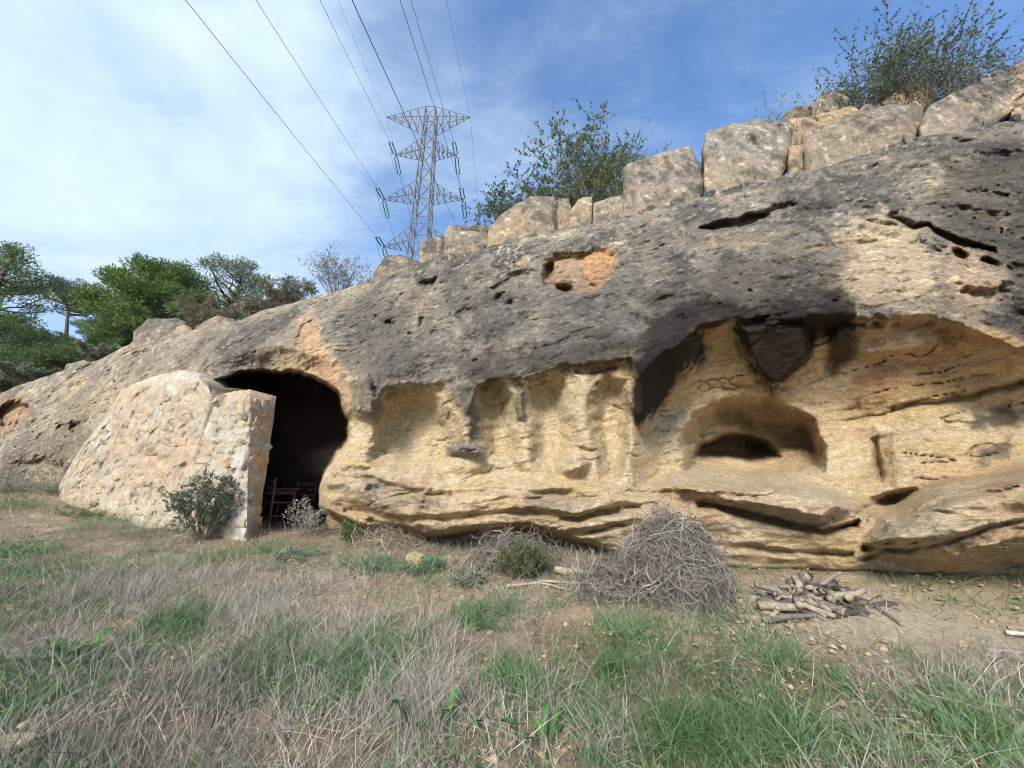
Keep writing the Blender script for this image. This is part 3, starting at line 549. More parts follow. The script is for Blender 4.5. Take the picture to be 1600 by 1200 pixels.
# ------------------------------------------------------------------ rubble wall across the cave mouth
def build_wall():
    top = ip([(92, 758), (105, 735), (130, 695), (165, 650), (190, 608), (215, 596), (250, 586), (285, 577), (312, 582), (326, 597), (332, 610), (350, 611), (390, 608)])
    us = np.concatenate([np.arange(92, 390, 3.0), [390]]); nr = 80
    bot = np.interp(us, [92, 150, 250, 330, 390], [790, 812, 838, 852, 858])
    fr = np.linspace(0, 1, nr); T = top(us) + 2.0*fbm(np.stack([us*.06, us*0, us*0], -1), 3); V = T + fr[:, None]*(bot-T); U = np.broadcast_to(us, V.shape) - 5*sst(345, 390, us)*fr[:, None]
    def Df(u, v): return np.interp(u, [92, 180, 280, 390], [8.15, 7.5, 6.95, 6.35]) + np.maximum(0, 800-v)*.0017
    def rel(u, v):
        P = pt(u, v, Df(u, v)); return .07*fbm(P*1.8, 4) + .09*fbm(P*4.5, 5, .6) - .05*fbm(P*8, 4, .6, True)
    D = Df(U, V); P = pt(U, V, D); edge_ = np.minimum(sst(0, .06, fr[:, None]), sst(92, 120, U))
    D = D + rel(U, V) + (1-edge_)**2*.22 + .06*sst(378, 390, U)
    Fp = pt(U, V, D)
    # jamb: turns the corner and runs back into the cave
    nj = 16; jt = np.linspace(0, 1, nj+1)[1:]
    e = Fp[:, -1]; J = np.stack([e + np.array([-.02, .85, 0])*t + np.stack([.03*fbm(e*4+t*3, 4), 0*t*e[:, 0], -.06*t*(1-fr)], -1) for t in jt], 1)
    tgt_top, tgt_bot = pt(433, 617, 7.2), pt(402, 836, 7.2)
    xs = np.interp(fr, [0, .92, 1], [tgt_top[0], tgt_bot[0], tgt_bot[0]])
    for k, t in enumerate(jt): J[:, k, 1] = e[:, 1]*(1-t) + 7.2*t; J[:, k, 0] = e[:, 0]*(1-t) + xs*t + .03*fbm(np.stack([e[:, 2]*4, e[:, 2]*0+t*4, e[:, 0]*0], -1), 4)
    P = np.concatenate([Fp, J], 1)
    # back face and cap
    K = P.shape[1]
    cap = P[0].copy(); cap[:len(us), 1] += .75; cap[len(us):] = cap[len(us):] + np.array([-.75, 0, 0]); cap[:, 2] += .02
    mid = P[0]*.5 + cap*.5; mid[:, 2] += .03
    bk = cap.copy(); bk[:, 2] = P[-1, :, 2]
    P = np.concatenate([bk[None], cap[None], mid[None], P])
    n1 = fbm(P*1.4, 4); n2 = fbm(P*5, 5, .6)
    c = np.broadcast_to(np.array([.50, .42, .31]), P.shape)
    mx = lambda A, k, w: A*(1-w[..., None]) + np.array(k)*w[..., None]
    c = mx(c, (.36, .30, .24), sst(-.1, .4, n2)*.8); c = mx(c, (.52, .37, .255), sst(-.1, .4, n1-.3*n2)*.8); c = mx(c, (.60, .55, .48), sst(.1, .4, -n1+.5*n2)*.7)
    base = np.array([-5.5, 7.2, 1.1])
    w = empty('rubble_wall', base, 'pale mortared rubble wall closing the left of the cave mouth', 'wall')
    mesh('mortar_core', P.reshape(-1, 3)-base, grid_faces(P.shape[0], K)[:, ::-1], M['mortar'], w, c.reshape(-1, 3), True)
    # stones set in the mortar, read off the photograph, then filled in between
    px = [(238, 705, 14, 8), (268, 690, 16, 9), (320, 686, 18, 10), (356, 703, 16, 9), (360, 725, 18, 7), (282, 690, 10, 6), (225, 753, 12, 7), (190, 765, 9, 7), (158, 725, 12, 9), (184, 745, 8, 7), (250, 740, 12, 8), (248, 780, 13, 10), (270, 770, 9, 11), (285, 790, 10, 8),
          (160, 768, 8, 7), (188, 785, 9, 7), (345, 690, 10, 6), (375, 650, 14, 8), (335, 655, 13, 7), (300, 660, 14, 8), (270, 650, 15, 8), (235, 670, 14, 8), (205, 690, 12, 8), (180, 700, 11, 9), (320, 720, 14, 8), (360, 750, 14, 9), (370, 780, 11, 10), (330, 760, 14, 9),
          (300, 745, 13, 8), (225, 640, 14, 8), (250, 620, 16, 8), (300, 625, 15, 8), (345, 628, 15, 8), (200, 660, 11, 8), (140, 750, 9, 7), (210, 725, 11, 8), (305, 815, 13, 8), (345, 805, 13, 9), (220, 800, 11, 7), (376, 815, 9, 9), (280, 720, 12, 7), (376, 690, 10, 8)]
    r2 = np.random.default_rng(5)
    while len(px) < 66:
        u, v = r2.uniform(110, 382), r2.uniform(600, 835)
        if v > top(u)+14 and v < np.interp(u, [92, 150, 250, 330, 390], [780, 802, 825, 838, 842]) and all((u-q[0])**2/(q[2]+8)**2+(v-q[1])**2/(q[3]+5)**2 > 1.1 for q in px): px.append((u, v, r2.uniform(5, 12), r2.uniform(4, 8)))
        elif r2.random() < .002: break
    pal = [((.54, .34, .20), (.46, .29, .18)), ((.50, .38, .26), (.42, .32, .23)), ((.50, .30, .19), (.40, .26, .18)), ((.47, .42, .35), (.36, .32, .28)), ((.54, .38, .22), (.48, .33, .21))]
    for i, (u, v, a, b) in enumerate(px):
        n = r2.integers(6, 9); th = np.sort(r2.random(n)*2*np.pi*.3 + np.arange(n)*2*np.pi/n); k = .62+.7*r2.random(n); ro = r2.normal()*.3
        x = a*1.25*k*np.cos(th); y = b*1.3*k*np.sin(th); ol = np.stack([u+x*np.cos(ro)-y*np.sin(ro), v+x*np.sin(ro)+y*np.cos(ro)], -1)
        pr = np.array(pal[i % 5] if i < 17 else pal[r2.integers(0, 5)]); kq = .40 if i < 17 else .72; pr = pr*(1-kq) + np.array([.47, .39, .29])*kq
        lump('stone', ol, lambda U_, V_: Df(U_, V_)+rel(U_, V_)-.006-.010*r2.random(), .16, pr[0], pr[1], M['stone'], w, nt=18, nr=8, block=.3, amp=.03, seed=i, freq=2, facet=4)
    for i in range(26):   # jamb stones
        t = .12+.76*r2.random(); k = r2.integers(4, nr-6); j = min(int(t*nj), nj-1); p = J[k, j]
        s = .09+.09*r2.random(); th = np.linspace(0, 2*np.pi, 9, endpoint=False); ph = np.linspace(0, np.pi, 6)
        rr = (.6+.7*r2.random(9))
        Q = np.stack([(.016*-np.cos(ph)[:, None]*np.ones(9)), np.sin(ph)[:, None]**.5*np.cos(th)*rr*s, np.sin(ph)[:, None]**.5*np.sin(th)*rr*s*.65], -1)
        pr = pal[r2.integers(0, 5)]
        mesh('stone', Q, grid_faces(6, 9, True), M['stone'], w, np.array(pr[0])*np.ones((54, 1)), True, p-base+np.array([.004, 0, 0]))
build_wall()

# ------------------------------------------------------------------ furniture in the cave
def bar(name, a, b, w, h, m, parent, off=(0, 0, 0)):
    a = np.array(a, float)+off; b = np.array(b, float)+off; d = unit(b-a); r = np.array([0, 0, 1.]) if abs(d[2]) < .9 else np.array([0, 1., 0])
    s = unit(np.cross(d, r)); t = np.cross(s, d); V = [p+s*w/2*i+t*h/2*j for p in (a, b) for i, j in ((-1, -1), (1, -1), (1, 1), (-1, 1))]
    return mesh(name, V, np.array([(0, 1, 2, 3), (7, 6, 5, 4), (0, 4, 5, 1), (1, 5, 6, 2), (2, 6, 7, 3), (3, 7, 4, 0)]), m, parent)
def chair(loc, rz, label):
    c = empty('chair', loc, label, 'chair', 'furniture in the cave'); c.rotation_euler[2] = rz; m = M['wood']
    for x in (-.19, .19):
        bar('leg', (x, -.18, 0), (x, -.18, .44), .035, .035, m, c); bar('leg', (x, .18, 0), (x*1.02, .22, .92), .035, .035, m, c)
        bar('stretcher', (x, -.16, .2), (x, .16, .2), .022, .022, m, c)
    bar('seat', (-.215, 0, .457), (.215, 0, .457), .42, .03, m, c)
    bar('stretcher', (-.17, -.18, .24), (.17, -.18, .24), .022, .022, m, c)
    for z in (.62, .74, .86): bar('back_slat', (-.172, .2+.03*(z-.6), z), (.172, .2+.03*(z-.6), z), .014, .05, m, c)
def table(loc, rz):
    c = empty('table', loc, 'old low wooden table just inside the cave mouth', 'table'); c.rotation_euler[2] = rz; m = M['wood']
    bar('table_top', (-.45, 0, .735), (.45, 0, .735), .6, .03, m, c)
    for x in (-.4, .4):
        for y in (-.25, .25): bar('leg', (x, y, 0), (x, y, .719), .05, .05, m, c)
    for y in (-.25, .25): bar('apron', (-.374, y, .66), (.374, y, .66), .02, .09, m, c)
def floor_at(u, D):
    x = float(rat(u, 800)[0]*D); return (x, D, float(gz(x, D))+.012)
table(floor_at(432, 8.6), .15); chair(floor_at(470, 8.9), .3, 'wooden slat-back chair standing beside the table in the cave'); chair(floor_at(428, 7.9), 2.7, 'wooden slat-back chair in front of the cave table')

# ------------------------------------------------------------------ plants
def plant(name, base, h, spread, label, cat, group=None, stems=9, subs=9, leafn=10, leaf=(.05, .012), lc=((.07, .10, .04), (.12, .15, .07)), bc=(.20, .16, .13), r0=.018, curl=.25, up=1.0, seed=1, lo=.25, bare=0.0, parts=('branches', 'foliage'), droop=0.0, twigs=5, tr=.35):
    g = np.random.default_rng(seed); base = np.array(base, float)
    root = empty(name, base, label, cat, group)
    k = 8; t = np.linspace(0, 1, k)
    az = g.random(stems)*2*np.pi; sp = np.sqrt(g.random(stems))*spread
    tip = np.stack([np.cos(az)*sp, np.sin(az)*sp, h*up*(1-.45*(sp/max(spread, .01))**2)*(.72+.28*g.random(stems))], -1)
    st = np.stack([np.cos(az), np.sin(az), 0*az], -1)*spread*.08
    bend = g.normal(size=(stems, 3))*h*curl*.4
    P = st[:, None]*(1-t)[:, None] + tip[:, None]*t[:, None] + bend[:, None]*(np.sin(np.pi*t)*.5)[:, None]; P[..., 2] -= 0.06*(1-t)
    P[:, :, 2] = P[:, :, 2]*(1-droop*t*t)
    R = r0*(1-.85*t)[None]*(.7+.6*g.random(stems))[:, None]
    Vs = []; Fs = []; n0 = 0
    def add(V, f):
        nonlocal n0
        Vs.append(V); Fs.append(f+n0); n0 += len(V)
    add(*tubes(P, R, 4))
    def offshoots(P, R, n, ln, k2):
        m = len(P); kk = P.shape[1]; i = np.repeat(np.arange(m), n); tt = lo + (1-lo)*g.random(m*n); x = tt*(kk-1); a = np.minimum(x.astype(int), kk-2); f = (x-a)[:, None]
        p = P[i, a]*(1-f) + P[i, a+1]*f; d = unit(P[i, a+1]-P[i, a]); q = unit(unit(g.normal(size=(m*n, 3)))*.85 + d*.75 + np.array([0, 0, .25*up]))
        L = ln*(.5+.8*g.random(m*n))*(1.25-.75*tt); s = np.linspace(0, 1, k2)
        Q = p[:, None] + q[:, None]*(L[:, None]*s)[..., None] + (g.normal(size=(m*n, 3))*L[:, None]*.16)[:, None]*(s*s)[:, None]
        rr = (R[i, a]*.6)[:, None]*(1-.7*s)[None]
        return Q, np.maximum(rr, .0016)
    P2, R2 = offshoots(P, R, subs, h*tr, 5); add(*tubes(P2, R2, 3))
    P3, R3 = offshoots(P2, R2, twigs, h*tr*.45, 4); add(*ribbons(P3, R3))
    V = np.concatenate(Vs); mesh(parts[0], V, np.concatenate(Fs), M['bark'], root, np.array(bc)*(.7+.6*vnoise(V*9)[:, None]*.5+.3), False)
    if leafn:
        tw = P3[g.random(len(P3)) >= bare]; m = len(tw); i = np.repeat(np.arange(m), leafn); x = g.random(m*leafn)*2.999; a = x.astype(int); f = (x-a)[:, None]
        c = tw[i, a]*(1-f)+tw[i, a+1]*f; d = unit(tw[i, a+1]-tw[i, a])*.8 + g.normal(size=(m*leafn, 3))*.55
        V, f = leaves(c, d, 1.3*leaf[0]*(.6+.8*g.random(m*leafn)), 1.3*leaf[1]*(.7+.6*g.random(m*leafn)))
        w = np.repeat(g.random(m*leafn)*.6+.4*np.repeat(g.random(m), leafn), 4)[:, None]; col = (np.array(lc[0])*(1-w)+np.array(lc[1])*w)*1.05
        mesh(parts[1], V, f, M['leaf'], root, col)
    return root
def top_plant(u, D, vtop, half, *a, **k):
    """a plant on the plateau: foot under pixel column u, D metres away, its tip at pixel row vtop, half-width in pixels"""
    al = float(rat(u, vtop)[0]); x = al*D
    z = float(hz(x, D)); zt = CAMZ + float(rat(u, vtop)[1])*D; sp = half/F*D/ (cP - (600-vtop)/F*sP)
    return plant(k.pop('name', 'shrub'), (x, D, z), max((zt-z)*.84, .25), sp*.92, *a, **k)
OLIVE = ((.07, .10, .05), (.17, .21, .12)); GREY = ((.15, .17, .12), (.24, .26, .19)); PALE = ((.10, .15, .06), (.18, .22, .10))
def ed(u): return float(edge(rat(u, Tl(u))[0])[0])
GS = 'shrubs growing along the top of the outcrop'
top_plant(893, ed(893)+1.5, 150, 62, 'tall leafy olive-green shrub behind the big rounded boulder', 'shrub', GS, stems=15, subs=9, twigs=6, leafn=15, leaf=(.075, .015), lc=OLIVE, seed=11, r0=.022)
top_plant(800, ed(800)+1.5, 262, 52, 'low spreading grey-green shrub left of the big rounded boulder'.replace('left of', 'behind'), 'shrub', GS, stems=18, subs=9, leafn=13, leaf=(.065, .015), lc=((.07, .10, .06), (.15, .19, .12)), seed=12)
top_plant(975, ed(975)+1.3, 228, 45, 'fresh green broom-like shrub behind the low square stone', 'shrub', GS, stems=30, subs=9, leafn=8, leaf=(.08, .008), lc=PALE, seed=13, curl=.1)
top_plant(1345, ed(1345)+1.0, 44, 74, 'dense leafy green bush above the long rounded boulder', 'shrub', GS, stems=30, subs=10, leafn=16, leaf=(.05, .013), lc=((.06, .09, .045), (.16, .19, .12)), seed=14)
top_plant(1475, ed(1475)+1.0, 92, 62, 'purplish half-bare bush above the wedge shaped block', 'shrub', GS, stems=24, subs=9, leafn=6, leaf=(.05, .011), lc=((.09, .10, .065), (.17, .15, .11)), bc=(.15, .10, .09), seed=15, bare=.35)
top_plant(1575, ed(1575)+1.0, 72, 64, 'dark twiggy bush above the dark leaning stone', 'shrub', GS, stems=24, subs=9, leafn=5, leaf=(.05, .010), lc=((.08, .085, .06), (.14, .13, .10)), bc=(.12, .08, .075), seed=16, bare=.5)
top_plant(1198, ed(1198)+.9, 128, 46, 'thin wispy grey shrub behind the cracked square block', 'shrub', GS, stems=16, subs=5, twigs=4, leafn=5, leaf=(.05, .009), lc=GREY, seed=17, r0=.008)
top_plant(1088, ed(1088)+.8, 226, 14, 'small dark sprig between the two square blocks', 'shrub', GS, stems=9, subs=6, leafn=6, leaf=(.05, .01), lc=OLIVE, seed=27, r0=.008)
top_plant(545, ed(545)+.8, 384, 48, 'leafless grey thorny shrub beside the low dark rock', 'shrub', GS, stems=20, subs=9, twigs=5, leafn=3, leaf=(.05, .008), lc=GREY, bc=(.17, .14, .13), seed=18, r0=.012, bare=.4)
top_plant(462, ed(462)+.7, 428, 42, 'grey-green wispy scrub above the cave arch', 'shrub', GS, stems=26, subs=7, leafn=6, leaf=(.07, .008), lc=((.12, .13, .08), (.22, .21, .14)), seed=19, r0=.008, curl=.15)
top_plant(345, ed(345)+.6, 464, 62, 'dry olive-brown tuft over the half buried grey stones', 'shrub', GS, stems=34, subs=7, leafn=7, leaf=(.07, .007), lc=((.13, .13, .07), (.25, .22, .14)), seed=20, r0=.007, curl=.3)
top_plant(405, ed(405)+.5, 462, 30, 'small dry tuft next to the wispy scrub', 'shrub', GS, stems=20, subs=6, leafn=6, leaf=(.06, .007), lc=((.15, .14, .08), (.26, .23, .15)), seed=21, r0=.007)
top_plant(170, ed(170)+.8, 540, 40, 'grey-green cushion shrub on the outcrop below the pines', 'shrub', GS, stems=26, subs=8, leafn=8, leaf=(.08, .012), lc=GREY, seed=22, r0=.01)
top_plant(60, ed(60)+1.0, 572, 52, 'silvery low shrub at the foot of the pine thicket', 'shrub', GS, stems=26, subs=8, leafn=8, leaf=(.09, .013), lc=GREY, seed=23, r0=.01)
top_plant(5, ed(5)+1.0, 582, 40, 'silvery low shrub at the far end of the outcrop', 'shrub', GS, stems=22, subs=8, leafn=8, leaf=(.09, .013), lc=GREY, seed=24, r0=.01)
# pines
def pine(u, D, vtop, vlow, half, label, seed, cl=70, dens=150, lc=((.075, .12, .045), (.18, .235, .085)), umb=False, lean=0, gap=.55):
    g = np.random.default_rng(seed); a, b = rat(u, vtop); x = float(a*D); z0 = float(hz(x, D)); H = CAMZ+float(b*D)-z0
    sc = D/(cP-(600-vtop)/F*sP)/F; Rw = half*sc; H = max(H-Rw*.3, H*.6); zl = CAMZ + float(rat(u, vlow)[1])*D - z0; zl = float(np.clip(zl, -.3, H*.75))
    root = empty('pine_tree', (x, D, z0), label, 'pine tree', 'pines on the hillside')
    k = 9; t = np.linspace(0, 1, k); top = np.array([lean*H, 0, H*.96]); w = g.normal(size=3)*H*.05; w[2] = 0
    tr = top*t[:, None] + w*np.sin(t*5)[:, None]; tr[0, 2] -= .3
    r0 = H*.022+.04; V1, F1 = tubes(tr[None], (r0*(1-.8*t))[None], 7)
    # limbs end in needle clumps
    n = cl; f = g.random(n); zc = zl+(H-zl)*(.55+.45*f if umb else f**.85)
    rr = (zc-zl)/(H-zl+.01); env = Rw*(np.sqrt(np.clip(1-((rr-.6)/.45)**2, .05, 1)) if umb else np.sqrt(np.clip(1-((rr-.38)/.66)**2, .06, 1)))
    th = g.random(n)*2*np.pi; rad = env*np.sqrt(g.random(n)*(1-gap*.3)+gap*.3)
    C = np.stack([rad*np.cos(th)+lean*zc, rad*np.sin(th), zc], -1); C[:, 2] = np.minimum(C[:, 2], H)
    zb = np.clip(zc-(.25+.35*g.random(n))*rad-.1, H*.12 if not umb else H*.55, H*.94); fb = zb/(H*.96)
    s = np.linspace(0, 1, 6); B0 = np.stack([np.interp(fb, t, tr[:, i]) for i in range(3)], -1)
    Lp = B0[:, None]*(1-s)[:, None] + C[:, None]*s[:, None]; Lp[..., 2] += (-.12*rad)[:, None]*np.sin(np.pi*s); Lp += g.normal(size=Lp.shape)*.03*Rw*np.sin(np.pi*s)[:, None]
    V2, F2 = tubes(Lp, (r0*.34*(1-.8*s))[None]*np.ones((n, 1)), 3)
    V = np.concatenate([V1, V2]); mesh('trunk', V, np.concatenate([F1, F2+len(V1)]), M['bark'], root, np.array([.17, .135, .115])*(.8+.4*vnoise(V*6)[:, None]))
    cr = Rw*(.13+.15*g.random(n)); i = np.repeat(np.arange(n), dens); d = unit(g.normal(size=(n*dens, 3))); d[:, 2] *= .62
    pos = C[i] + d*(cr[i]*g.random(n*dens)**.45)[:, None]; dr = d*.7 + g.normal(size=d.shape)*.4 + np.array([0, 0, .35])
    ln = np.clip(Rw*.07, .09, .34); V, f_ = leaves(pos, dr, ln*(.6+.8*g.random(len(pos))), ln*.13)
    w = np.repeat(np.clip(.5*g.random(len(pos))+.5*g.random(n)[i], 0, 1), 4)[:, None]
    mesh('crown', V, f_, M['leaf'], root, np.array(lc[0])*(1-w)+np.array(lc[1])*w)
pine(30, 23, 378, 520, 66, 'tall open pine with see-through crown at the edge of the thicket', 31, cl=80, dens=170, gap=.3)
pine(118, 30, 440, 500, 46, 'grey umbrella shaped pine with bare leaning trunk', 32, cl=90, dens=120, umb=True, lc=((.09, .10, .08), (.18, .185, .15)), lean=.14)
pine(272, 15, 406, 540, 78, 'dense bright green pine right behind the layered slab', 33, cl=150, dens=260, lc=((.08, .14, .04), (.19, .26, .08)))
pine(378, 17, 400, 500, 62, 'light airy grey-green pine behind the dry tufts', 34, cl=70, dens=130, lc=((.09, .125, .065), (.20, .24, .13)), gap=.2)
pine(215, 17, 462, 545, 34, 'small dark green pine crowding the dense bright pine', 35, cl=50, dens=200, lc=((.065, .11, .04), (.15, .20, .07)))
pine(155, 20, 488, 550, 32, 'small round young pine below the umbrella shaped pine', 36, cl=50, dens=200)
for i, (u, D, vt, vl, hw, lb) in enumerate([(15, 17, 478, 590, 62, 'broad dark green bushy pine under the tall open pine'), (85, 19, 510, 585, 55, 'bushy green pine in front of the umbrella shaped pine'), (140, 15, 528, 585, 48, 'low dense young pine above the pale rock'), (190, 14, 520, 560, 36, 'low young pine touching the layered slab'), (45, 14, 535, 600, 62, 'wide low young pine behind the silvery shrubs'), (-50, 18, 440, 600, 80, 'large bushy pine at the far end of the thicket')]):
    pine(u, D, vt, vl, hw, lb, 50+i, cl=80, dens=190, lc=((.065, .11, .04), (.155, .21, .075)))
# shrubs at ground level
b = ground_hit(318, 842)
plant('rosemary_bush', b, 1.2, .55, 'dark green flowering rosemary bush against the rubble wall', 'shrub', None, stems=42, subs=5, twigs=3, leafn=16, leaf=(.035, .005), lc=((.07, .10, .06), (.16, .19, .13)), bc=(.16, .13, .1), seed=61, r0=.007, curl=.2, tr=.22)
b = ground_hit(478, 838)
plant('dry_seedhead_plant', b, .62, .42, 'dry white twiggy plant with seed heads in the cave entrance', 'plant', None, stems=22, subs=6, twigs=3, leafn=2, leaf=(.022, .010), lc=((.26, .24, .21), (.38, .35, .31)), bc=(.24, .21, .18), seed=62, r0=.004, tr=.3)
b = ground_hit(555, 850)
plant('green_weed', b, .45, .25, 'small green leafy weed at the foot of the ledge nose', 'plant', None, stems=20, subs=5, leafn=8, leaf=(.04, .008), lc=PALE, seed=63, r0=.004)
b = ground_hit(815, 905)
plant('green_weed', b, .42, .26, 'fine green bush in front of the dry brambles', 'plant', None, stems=20, subs=6, leafn=4, curl=.6, leaf=(.035, .005), lc=((.08, .11, .04), (.15, .17, .07)), seed=64, r0=.004)
for k_, (u, v, h, sp, lb, lc_) in enumerate([(30, 768, .5, .7, 'low grey-green shrub where the outcrop meets the ground', GREY), (85, 772, .3, .5, 'small silvery shrub at the foot of the rubble wall', GREY), (575, 890, .16, .34, 'flat blue-green mat of leaves near the tan stone', ((.09, .15, .08), (.19, .27, .16))),
        (660, 893, .16, .3, 'spreading blue-green leaves beside the tan stone', ((.09, .15, .08), (.19, .27, .16))), (735, 912, .14, .22, 'grey dry tuft on bare soil', GREY), (30, 872, .18, .5, 'green mat of low leaves in the dead grass', ((.08, .14, .06), (.17, .25, .12))), (120, 806, .2, .7, 'fresh green grass-like clump before the rubble wall', PALE), (460, 872, .14, .4, 'grey-green low leaves on the path to the cave', ((.12, .17, .11), (.22, .28, .19)))]):
    plant('low_plant', ground_hit(u, v), h, sp, lb, 'plant', None, stems=26, subs=4, twigs=3, leafn=3, leaf=(.045, .005), lc=tuple(tuple(1.25*q for q in c) for c in lc_), bc=(.22, .19, .15), seed=110+k_, r0=.003, lo=.1)
for (u, v, D, h, sp, lb, sd_) in [(758, 520, W(758)-.02, .45, .28, 'dry grey tuft rooted in the face of the slab', 65), (1296, 318, W(1296)+.75, .35, .22, 'sparse dead sprig on the ledge near the top of the slab', 66)]:
    plant('dry_tuft', pt(u, v, float(D)), h, sp, lb, 'plant', None, stems=30, subs=5, twigs=3, leafn=0, bc=(.22, .20, .19), seed=sd_, r0=.003, curl=.4)

# ------------------------------------------------------------------ dead brambles heaped against the rock
def bramble(name, u, v, rx, ry, rz, n, label, seed, ln=(.5, 1.1), rad=.0045, col=((.10, .086, .072), (.37, .33, .28))):
    g = np.random.default_rng(seed); c = ground_hit(u, v); k = 8; t = np.linspace(-.5, .5, k)
    d = unit(g.normal(size=(n, 3))); d[:, 2] = np.abs(d[:, 2]); p = d*(g.random(n)**.28)[:, None]*np.array([rx, ry, rz]); p *= (1+.5*fbm(d*1.7+seed, 3))[:, None]; p[:, 2] = np.maximum(p[:, 2]-.02, .01)
    tan = unit(np.cross(d, g.normal(size=(n, 3))) + .55*g.normal(size=(n, 3))); L = ln[0]+(ln[1]-ln[0])*g.random(n)
    P = p[:, None] + tan[:, None]*(L[:, None]*t)[..., None] - d[:, None]*(L[:, None]*(t*t)*.5)[..., None] + np.cumsum(g.normal(size=(n, k, 3))*.028, 1)
    P[..., 2] = np.maximum(P[..., 2], .004)
    zz = gz(P[..., 0]+c[0], P[..., 1]+c[1]) - c[2]; P[..., 2] += zz
    R = rad*(.35+.6*g.random(n)+1.6*g.random(n)**8)[:, None]*(1-.4*np.abs(t)*2)[None]
    V, f = ribbons(P, R*1.25); w = np.repeat(g.random(n), k*2)[:, None]
    o = mesh(name, V, f, M['dry'], None, np.array(col[0])*(1-w)+np.array(col[1])*w, False, c); return tag(o, label, 'dead brush')
bramble('dead_bramble_heap', 1055, 930, .50, .46, .74, 6400, 'big tangled heap of dead grey brambles leaning on the rock', 71, ln=(.2, .75), rad=.0029)
bramble('dead_bramble_heap', 800, 888, .55, .3, .36, 900, 'low mat of dead grey brambles under the ledge', 72, ln=(.3, .7), rad=.003)
bramble('dead_bramble_heap', 960, 930, .5, .3, .3, 600, 'flattened dead twigs spilling from the big bramble heap', 73, ln=(.3, .8), rad=.0035)
bramble('dead_bramble_heap', 600, 858, .6, .22, .3, 700, 'thin dry weeds lining the foot of the ledge', 74, ln=(.25, .6), rad=.0028, col=((.25, .2, .14), (.42, .35, .26)))

# ------------------------------------------------------------------ firewood, branches
def log(P, R, cA, cend, label, group=None, cat='log', name='log', sides=7):
    P = np.asarray(P, float); base = P.mean(0); base[2] = P[:, 2].min()-R.max(); V, f = tubes((P-base)[None], R[None], sides); k = len(P)
    V = V + .12*R.mean()*np.stack([vnoise(V*30+i*9+P[0, 0]*7) for i in range(3)], -1)
    n = len(V); V = np.concatenate([V, (P-base)[[0, -1]]]); e0 = np.array([(n, (i+1) % sides, i) for i in range(sides)]); e1 = np.array([(n+1, n-sides+i, n-sides+(i+1) % sides) for i in range(sides)])
    o = mesh(name, V, [f, np.concatenate([e0, e1])], M['logm'], None, np.array(cA)*np.ones((n+2, 1)), False, base)
    m2 = cend; o.data.materials.append(m2); mi = np.zeros(len(o.data.polygons), np.int32); mi[len(f):] = 1; o.data.polygons.foreach_set('material_index', mi)
    return tag(o, label, cat, group)
M['cut'] = mat('cut_wood', (.36, .27, .18), nscale=40, var=.25); M['cutg'] = mat('weathered_cut', (.24, .20, .16), nscale=40, var=.25)
def woodpile():
    g = np.random.default_rng(81); c0 = ground_hit(1272, 948); placed = []
    kinds = [((.30, .245, .185), 'pale barkless'), ((.10, .085, .075), 'dark blackish'), ((.22, .18, .15), 'grey-brown barked')]
    for i in range(74):
        lay = 0 if i < 30 else (1 if i < 53 else (2 if i < 67 else 3)); s = 1-.24*lay
        x = c0[0]+g.uniform(-.55, .5)*s; y = c0[1]+g.uniform(-.2, .22)*s; a = g.normal()*.75 + np.pi/2*(g.random() < .55); L = g.uniform(.16, .42); r = g.uniform(.012, .034)
        d = np.array([np.cos(a), np.sin(a), 0])*L/2; t = np.linspace(-1, 1, 6); P = np.array([x, y, 0])+d*t[:, None]; P[:, :2] += (g.normal(size=2)*.03)*(t*t)[:, None] + g.normal(size=(6, 2))*.010
        P[:, 2] = gz(P[:, 0], P[:, 1]) + r*.9 + lay*.046; P[:, 2] += t*g.normal()*.02*lay
        kx = 0 if x < c0[0]-.25 and g.random() < .75 else g.integers(0, 3)
        cl = np.array(kinds[kx][0])*g.uniform(.8, 1.25)
        log(P, r*(1-.15*t*g.random()), cl, M['cut'] if g.random() < .5 else M['cutg'], f"{'long' if L > .3 else 'short'} {kinds[kx][1]} log {('at the foot', 'in the middle', 'near the top', 'on the very top')[lay]} of the firewood heap, {'next to the brambles' if x < c0[0] else 'towards the open sand'}", 'firewood heap')
woodpile()
def branch(pts, r, col, label, lift=.0, group=None):
    q = np.array([ground_hit(*p) for p in pts]); t = np.linspace(0, 1, 14); s = np.linspace(0, 1, len(q)); P = np.stack([np.interp(t, s, q[:, i]) for i in range(3)], -1); P[:, 2] = gz(P[:, 0], P[:, 1])+r*.8+.015+lift*np.sin(np.pi*t)
    P += .012*np.stack([vnoise(P*5+i*7) for i in range(3)], -1); log(P, r*(1-.5*t), col, M['cut'], label, group, 'branch', 'branch', 6)
branch([(868, 897), (935, 903)], .04, (.45, .36, .25), 'thick pale barkless branch at the edge of the brambles')
branch([(790, 920), (840, 914), (880, 925)], .016, (.42, .35, .25), 'forked pale stick lying on bare soil by the green bush')
branch([(840, 912), (960, 918), (1010, 916)], .014, (.38, .32, .25), 'long thin grey stick reaching into the bramble heap')
branch([(1195, 978), (1240, 974), (1275, 971)], .028, (.18, .15, .12), 'dark branch lying in front of the firewood heap')
branch([(1255, 940), (1270, 960), (1290, 972)], .018, (.40, .32, .24), 'thin pale curved branch sliding off the firewood heap')
branch([(1370, 955), (1410, 985)], .02, (.20, .17, .14), 'short dark branch on sand past the firewood heap')
branch([(1540, 1022), (1620, 1030)], .022, (.25, .22, .19), 'grey branch on the sandy ground under the rock')
branch([(1570, 995), (1640, 1004)], .018, (.62, .58, .5), 'bleached white stick on the sandy ground')

